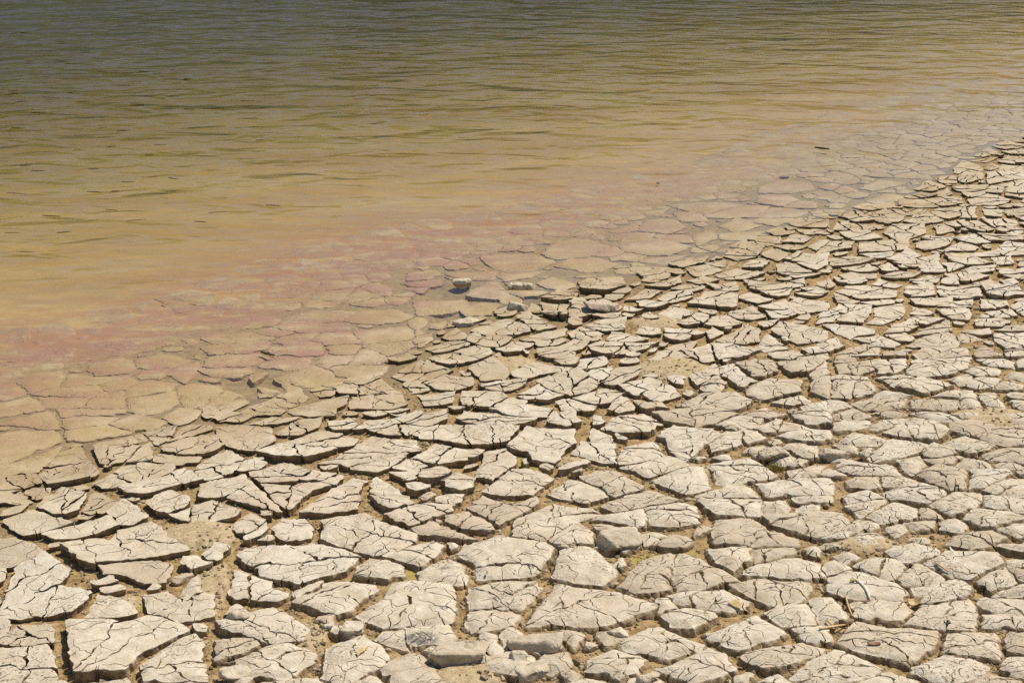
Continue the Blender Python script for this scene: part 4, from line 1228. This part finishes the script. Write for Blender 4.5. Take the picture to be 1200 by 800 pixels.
clod(726, 641, 64, 0.85, 0.75, 'large rounded greyish mud clod beside the mossy hollow', 0.2, 3)
clod(907, 539, 44, 0.8, 0.75, 'angular mud clod just behind the pale yellow moss tuft', 0.5, 14, 0.2)
clod(538, 776, 84, 0.5, 0.50, 'long broken-fronted mud block at the foot of the ash stained plate', 0.10, 22, 0.7)
clod(626, 762, 78, 0.5, 0.50, 'wide pitted mud block below the big five sided plate', -0.1, 27, 0.7)
clod(609, 773, 26, 0.8, 0.7, 'small mud lump at the foot of the wide pitted block', 0.4, 31, 0.4)
clod(636, 793, 74, 0.45, 0.45, 'crumbling mud wedge at the bottom edge, middle of the photo', 0.45, 36, 0.5)
clod(692, 762, 20, 0.8, 1.0, 'small upright mud lump touching the wide cracked plate', 0.3, 41, 0.3)
clod(274, 796, 42, 0.7, 0.65, 'rounded mud clod at the bottom edge beside the sandy crack', 0.2, 44, 0.3)
clod(276, 725, 34, 0.7, 0.7, 'tan mud clod at the head of the sandy crack', -0.3, 48, 0.3)
clod(384, 738, 22, 0.9, 0.9, 'small pale mud clod beside the greenish crack', 0.1, 53, 0.4)
clod(412, 741, 36, 0.7, 0.6, 'flat mud clod between the square plate and the greenish crack', 0.2, 57, 0.5)
clod(978, 537, 38, 0.6, 0.55, 'smooth tilted brown mud clod among the thin plates', -0.2, 61, 0.2)
clod(1016, 535, 22, 0.7, 0.7, 'small dark sided mud clod beside the smooth tilted one', 0.5, 66, 0.4)
clod(664, 642, 24, 0.7, 0.5, 'little mud lump lying on the plate next to the large clod', 0.0, 69, 0.2)
clod(546, 381, 42, 0.55, 0.40, 'low wet mud lump at the edge of the small pool', 0.1, 73, 0.3)
clod(606, 363, 30, 0.6, 0.65, 'pointed dry mud flake standing up behind the small pool', -0.35, 77, 0.6)
clod(648, 368, 32, 0.5, 0.28, 'low pale mud islet in the muddy pool', 0.0, 82, 0.2)
clod(541, 341, 26, 0.6, 0.45, 'pale mud islet standing alone in the shallow water', 0.1, 185, 0.3)
clod(612, 344, 42, 0.4, 0.28, 'long low mud islet in front of the waterline shelf', -0.12, 88, 0.4)
clod(705, 363, 50, 0.6, 0.42, 'thick pale mud slab perched at the end of the pool', -0.12, 93, 0.65)
clod(724, 744, 32, 0.6, 0.55, 'reddish tinged mud lump right of the wide cracked plate', 0.1, 97, 0.3)
clod(760, 799, 34, 0.6, 0.6, 'crumbling mud lump at the bottom edge right of centre', 0.3, 101, 0.4)
clod(105, 668, 26, 0.7, 0.6, 'dark sided mud lump at the mouth of the hollow under a plate', 0.3, 104, 0.4)
clod(212, 683, 34, 0.6, 0.55, 'broken mud lump on the sandy fill above the long plate', 0.6, 108, 0.4)

# ------------------------------------------------------------------ straw, chips and leaves
def tube(pts, radii, sides=6):
    pts = [Vector(p) for p in pts]
    V, F = [], []
    for i, p in enumerate(pts):
        t = (pts[min(i + 1, len(pts) - 1)] - pts[max(i - 1, 0)]).normalized()
        a = t.cross(Vector((0, 0, 1)))
        a = a.normalized() if a.length > 1e-4 else Vector((1, 0, 0))
        b = t.cross(a)
        for k in range(sides):
            an = 2 * math.pi * k / sides
            V.append(tuple(p + (a * math.cos(an) + b * math.sin(an) * 0.7) * radii[i]))
    for i in range(len(pts) - 1):
        for k in range(sides):
            j = (k + 1) % sides
            F.append((i * sides + k, i * sides + j, (i + 1) * sides + j, (i + 1) * sides + k))
    F.append(tuple(range(sides))[::-1]); F.append(tuple((len(pts) - 1) * sides + k for k in range(sides)))
    return V, F

def stalk(name, a, b, rad, mat, label, cat, lift=0.003, arch=0.004, bend=0.0, group=None, on_water=False):
    A, B = land(*a, on_water), land(*b, on_water)
    n = 9
    base = A.copy()
    pts, rr = [], []
    side = (B - A).cross(Vector((0, 0, 1)))
    for i in range(n):
        t = i / (n - 1)
        p = A.lerp(B, t) + Vector((0, 0, lift + arch * math.sin(math.pi * t))) + side * bend * math.sin(math.pi * t)
        pts.append(p - base); rr.append(rad * (0.35 + 0.65 * math.sin(math.pi * min(0.92, 0.18 + 0.74 * t))))
    V, F = tube(pts, rr)
    o = mesh_obj(name, V, F, mat)
    o.location = base
    return tag(o, label, cat, group)

stalk('dry_stalk', (1113, 642), (1137, 669), 0.0030, M_PALE, 'bleached stalk lying across a plate in the lower right', 'stalk', 0.002, 0.002, 0.04)
stalk('dry_stalk', (999, 677), (1020, 704), 0.0036, M_PALE, 'bleached bent stalk hanging over the front edge of a plate', 'stalk', 0.002, 0.003, -0.08)
stalk('dry_stalk', (998, 418), (1033, 417), 0.0042, M_PALE, 'short white stalk lying level across two plates mid right', 'stalk', 0.003, 0.002, 0.02)
stalk('dry_stalk', (568, 453), (592, 448), 0.0042, M_PALE, 'white flake of stalk on a small plate near the pool', 'stalk', 0.002, 0.002, 0.03)
stalk('straw', (960, 738), (991, 733), 0.0028, M_STRAW, 'golden straw lying in the crack beside the rusty leaf', 'straw', 0.003, 0.003, 0.05)
stalk('straw', (991, 698), (1001, 727), 0.0018, M_STRAW, 'thin golden straw leaning out of the crack between plates', 'straw', 0.002, 0.003, 0.04)
stalk('straw', (697, 455), (703, 446), 0.0026, M_STRAW, 'tiny straw poking up between the plates above centre', 'straw', 0.003, 0.008, 0.1)
stalk('straw', (1096, 660), (1112, 671), 0.0028, M_STRAW, 'thin straw in the crack below the bleached stalk', 'straw', 0.003, 0.002, 0.06)
stalk('straw', (968, 728), (978, 741), 0.0026, M_STRAW, 'short straw crossing the golden straw by the rusty leaf', 'straw', 0.004, 0.003, -0.05)

def chip(name, px, py, pts, scale, mat, label, cat, tilt=(0.15, 0.1), up=0.004, curl=0.0):
    """a small flat flake with thickness: pts its outline in plan"""
    loc = land(px, py)
    p = np.array(pts, float) * scale
    rg = np.random.default_rng(int(px))
    dense = []
    for a, b in zip(p, np.roll(p, -1, 0)):
        for t in (0, 0.33, 0.66):
            dense.append(a + (b - a) * t + rg.normal(0, scale * 0.03, 2))
    p = np.array(dense); n = len(p)
    z = p @ np.array(tilt) + curl * (p ** 2).sum(1) / scale
    c = p.mean(0)
    V = [(*q, zz + 0.0012) for q, zz in zip(p, z)] + [(*q, zz - 0.0012) for q, zz in zip(p, z)] + [(*c, float(c @ np.array(tilt)) + 0.0016), (*c, float(c @ np.array(tilt)) - 0.0014)]
    F = []
    for i in range(n):
        j = (i + 1) % n
        F += [(i, j, 2 * n), (n + j, n + i, 2 * n + 1), (i, n + i, n + j, j)]
    o = mesh_obj(name, V, F, mat, smooth=False)
    o.location = loc + Vector((0, 0, up))
    return tag(o, label, cat)

chip('mud_chip', 861, 710, [(-1, 0.4), (0.2, 0.9), (1, 0.1), (0.7, -0.9), (-0.2, -0.3)], 0.013, M_STRAW, 'tan triangular chip resting on the edge of a long plate', 'chip', (0.1, 0.35))
chip('leaf', 1024, 755, [(-1.2, 0.2), (-0.3, 0.5), (1.1, 0.3), (1.2, -0.2), (0.2, -0.4), (-0.9, -0.3)], 0.010, M_RUST, 'dark rusty red dead leaf lying on a rough plate', 'leaf', (0.02, 0.15), 0.002, 0.1)
chip('leaf', 1071, 711, [(-1, 0.5), (0.4, 0.8), (1.2, 0.1), (0.3, -0.6), (-0.8, -0.4)], 0.013, M_STRAW, 'curled orange brown leaf in the gap between rough plates', 'leaf', (0.3, 0.3), 0.008, 0.5)
chip('bark_chip', 423, 765, [(-0.4, -1), (0.5, 0.2), (0.9, 1.0), (0.1, 0.8), (-0.6, 0)], 0.013, M_STRAW, 'small brown chip lying on the square plate beside the greenish crack', 'chip', (0.0, 0.1))
chip('leaf', 999, 681, [(-0.8, 0), (0, 0.6), (0.9, 0.2), (0.5, -0.5), (-0.4, -0.5)], 0.007, M_MOSS, 'tiny olive leaf beside the bleached bent stalk', 'leaf', (0.0, 0.1))
chip('leaf', 1014, 706, [(-1, 0.1), (0.2, 0.4), (1, 0), (0, -0.4)], 0.008, M_RUST, 'tiny reddish leaf on the plate below the bent stalk', 'leaf', (0.1, 0.1))
chip('leaf', 919, 208, [(-1, 0.1), (0, 0.5), (1, 0.2), (0.6, -0.4), (-0.5, -0.4)], 0.024, M_RUST, 'sunken reddish brown leaf in the shallows', 'leaf', (0, 0.05))
chip('pebble', 771, 218, [(-0.7, 0), (0, 0.7), (0.7, 0), (0, -0.7)], 0.011, M_DARK, 'tiny black pebble in the shallow pinkish water', 'pebble', (0, 0.2), 0.012)

# weed and dark wave facets as solid strands left, one twig on the right
stalk('twig', (955, 173), (972, 175), 0.006, M_DARK, 'short black twig floating off the upper right shore', 'twig', 0.002, 0.0, 0.05, None, True)
stalk('twig', (306, 413), (322, 417), 0.005, M_DARK, 'short black twig in the shallows beside the submerged plates', 'twig', 0.003, 0.0, 0.05, None, True)
strand_spots = [(30, 39, 10), (70, 49, 9), (55, 60, 14), (62, 60, 9), (85, 75, 12), (35, 72, 8), (15, 107, 9), (28, 119, 12), (60, 114, 18), (80, 115, 10), (97, 119, 12),
              (45, 129, 14), (85, 108, 8), (120, 84, 10), (135, 83, 8), (150, 86, 12), (170, 84, 12), (185, 86, 9), (202, 82, 8), (220, 92, 8), (200, 113, 16), (250, 127, 22),
              (290, 118, 14), (222, 128, 10), (20, 150, 12), (120, 150, 9), (145, 153, 14), (130, 172, 10), (175, 181, 9), (188, 170, 12), (30, 194, 12), (45, 200, 14), (110, 198, 10),
              (150, 213, 14), (203, 209, 9), (20, 227, 20), (110, 225, 14), (60, 253, 18), (15, 273, 16), (160, 258, 20), (235, 260, 12), (255, 249, 18), (320, 241, 14),
              (75, 272, 14), (30, 295, 18), (130, 246, 12), (305, 164, 10), (235, 16, 14), (100, 60, 10), (70, 71, 12), (160, 121, 14), (255, 62, 10), (135, 224, 8), (55, 90, 10)]
for wi, (a, b, w) in enumerate(strand_spots):
    dy = random.uniform(-1.6, 1.8)
    stalk('weed_wave_strand', (a - w * 0.6, b + dy / 2), (a + w * 0.6, b - dy / 2), random.uniform(0.0014, 0.0026), M_DARK, 'short dark strand on the left water, modelling weed and dark wave facets', 'weed and wave facet', 0.0006, 0.0, random.uniform(-0.12, 0.12), 'strands for weed and dark wave facets on the left water', True)

# pale moss tuft
tuft_at = land(912, 553)
tr = random.Random(5)
V, F = [], []
for _ in range(260):
    a, r = tr.uniform(0, 6.28), 0.017 * math.sqrt(tr.random())
    x, y = r * math.cos(a), r * math.sin(a) + 0.010
    h = 0.020 * (1 - (r / 0.02) ** 2 * 0.6) * tr.uniform(0.6, 1.2)
    d = tr.uniform(0, 6.28); w = 0.0011
    lx, ly = x * 0.5 + tr.gauss(0, 0.004), y * 0.3 + tr.gauss(0, 0.004)
    b = len(V)
    V += [(x - w * math.cos(d), y - w * math.sin(d), -0.004), (x + w * math.cos(d), y + w * math.sin(d), -0.004), (x + lx, y + ly, h), (x + w * math.sin(d), y - w * math.cos(d), -0.004)]
    F += [(b, b + 1, b + 2), (b + 1, b + 3, b + 2), (b + 3, b, b + 2)]
tuft = mesh_obj('moss_tuft', V, F, M_MOSS, smooth=False)
tuft.location = tuft_at
tag(tuft, 'small pale yellow tuft of dry moss in front of the angular clod', 'moss')
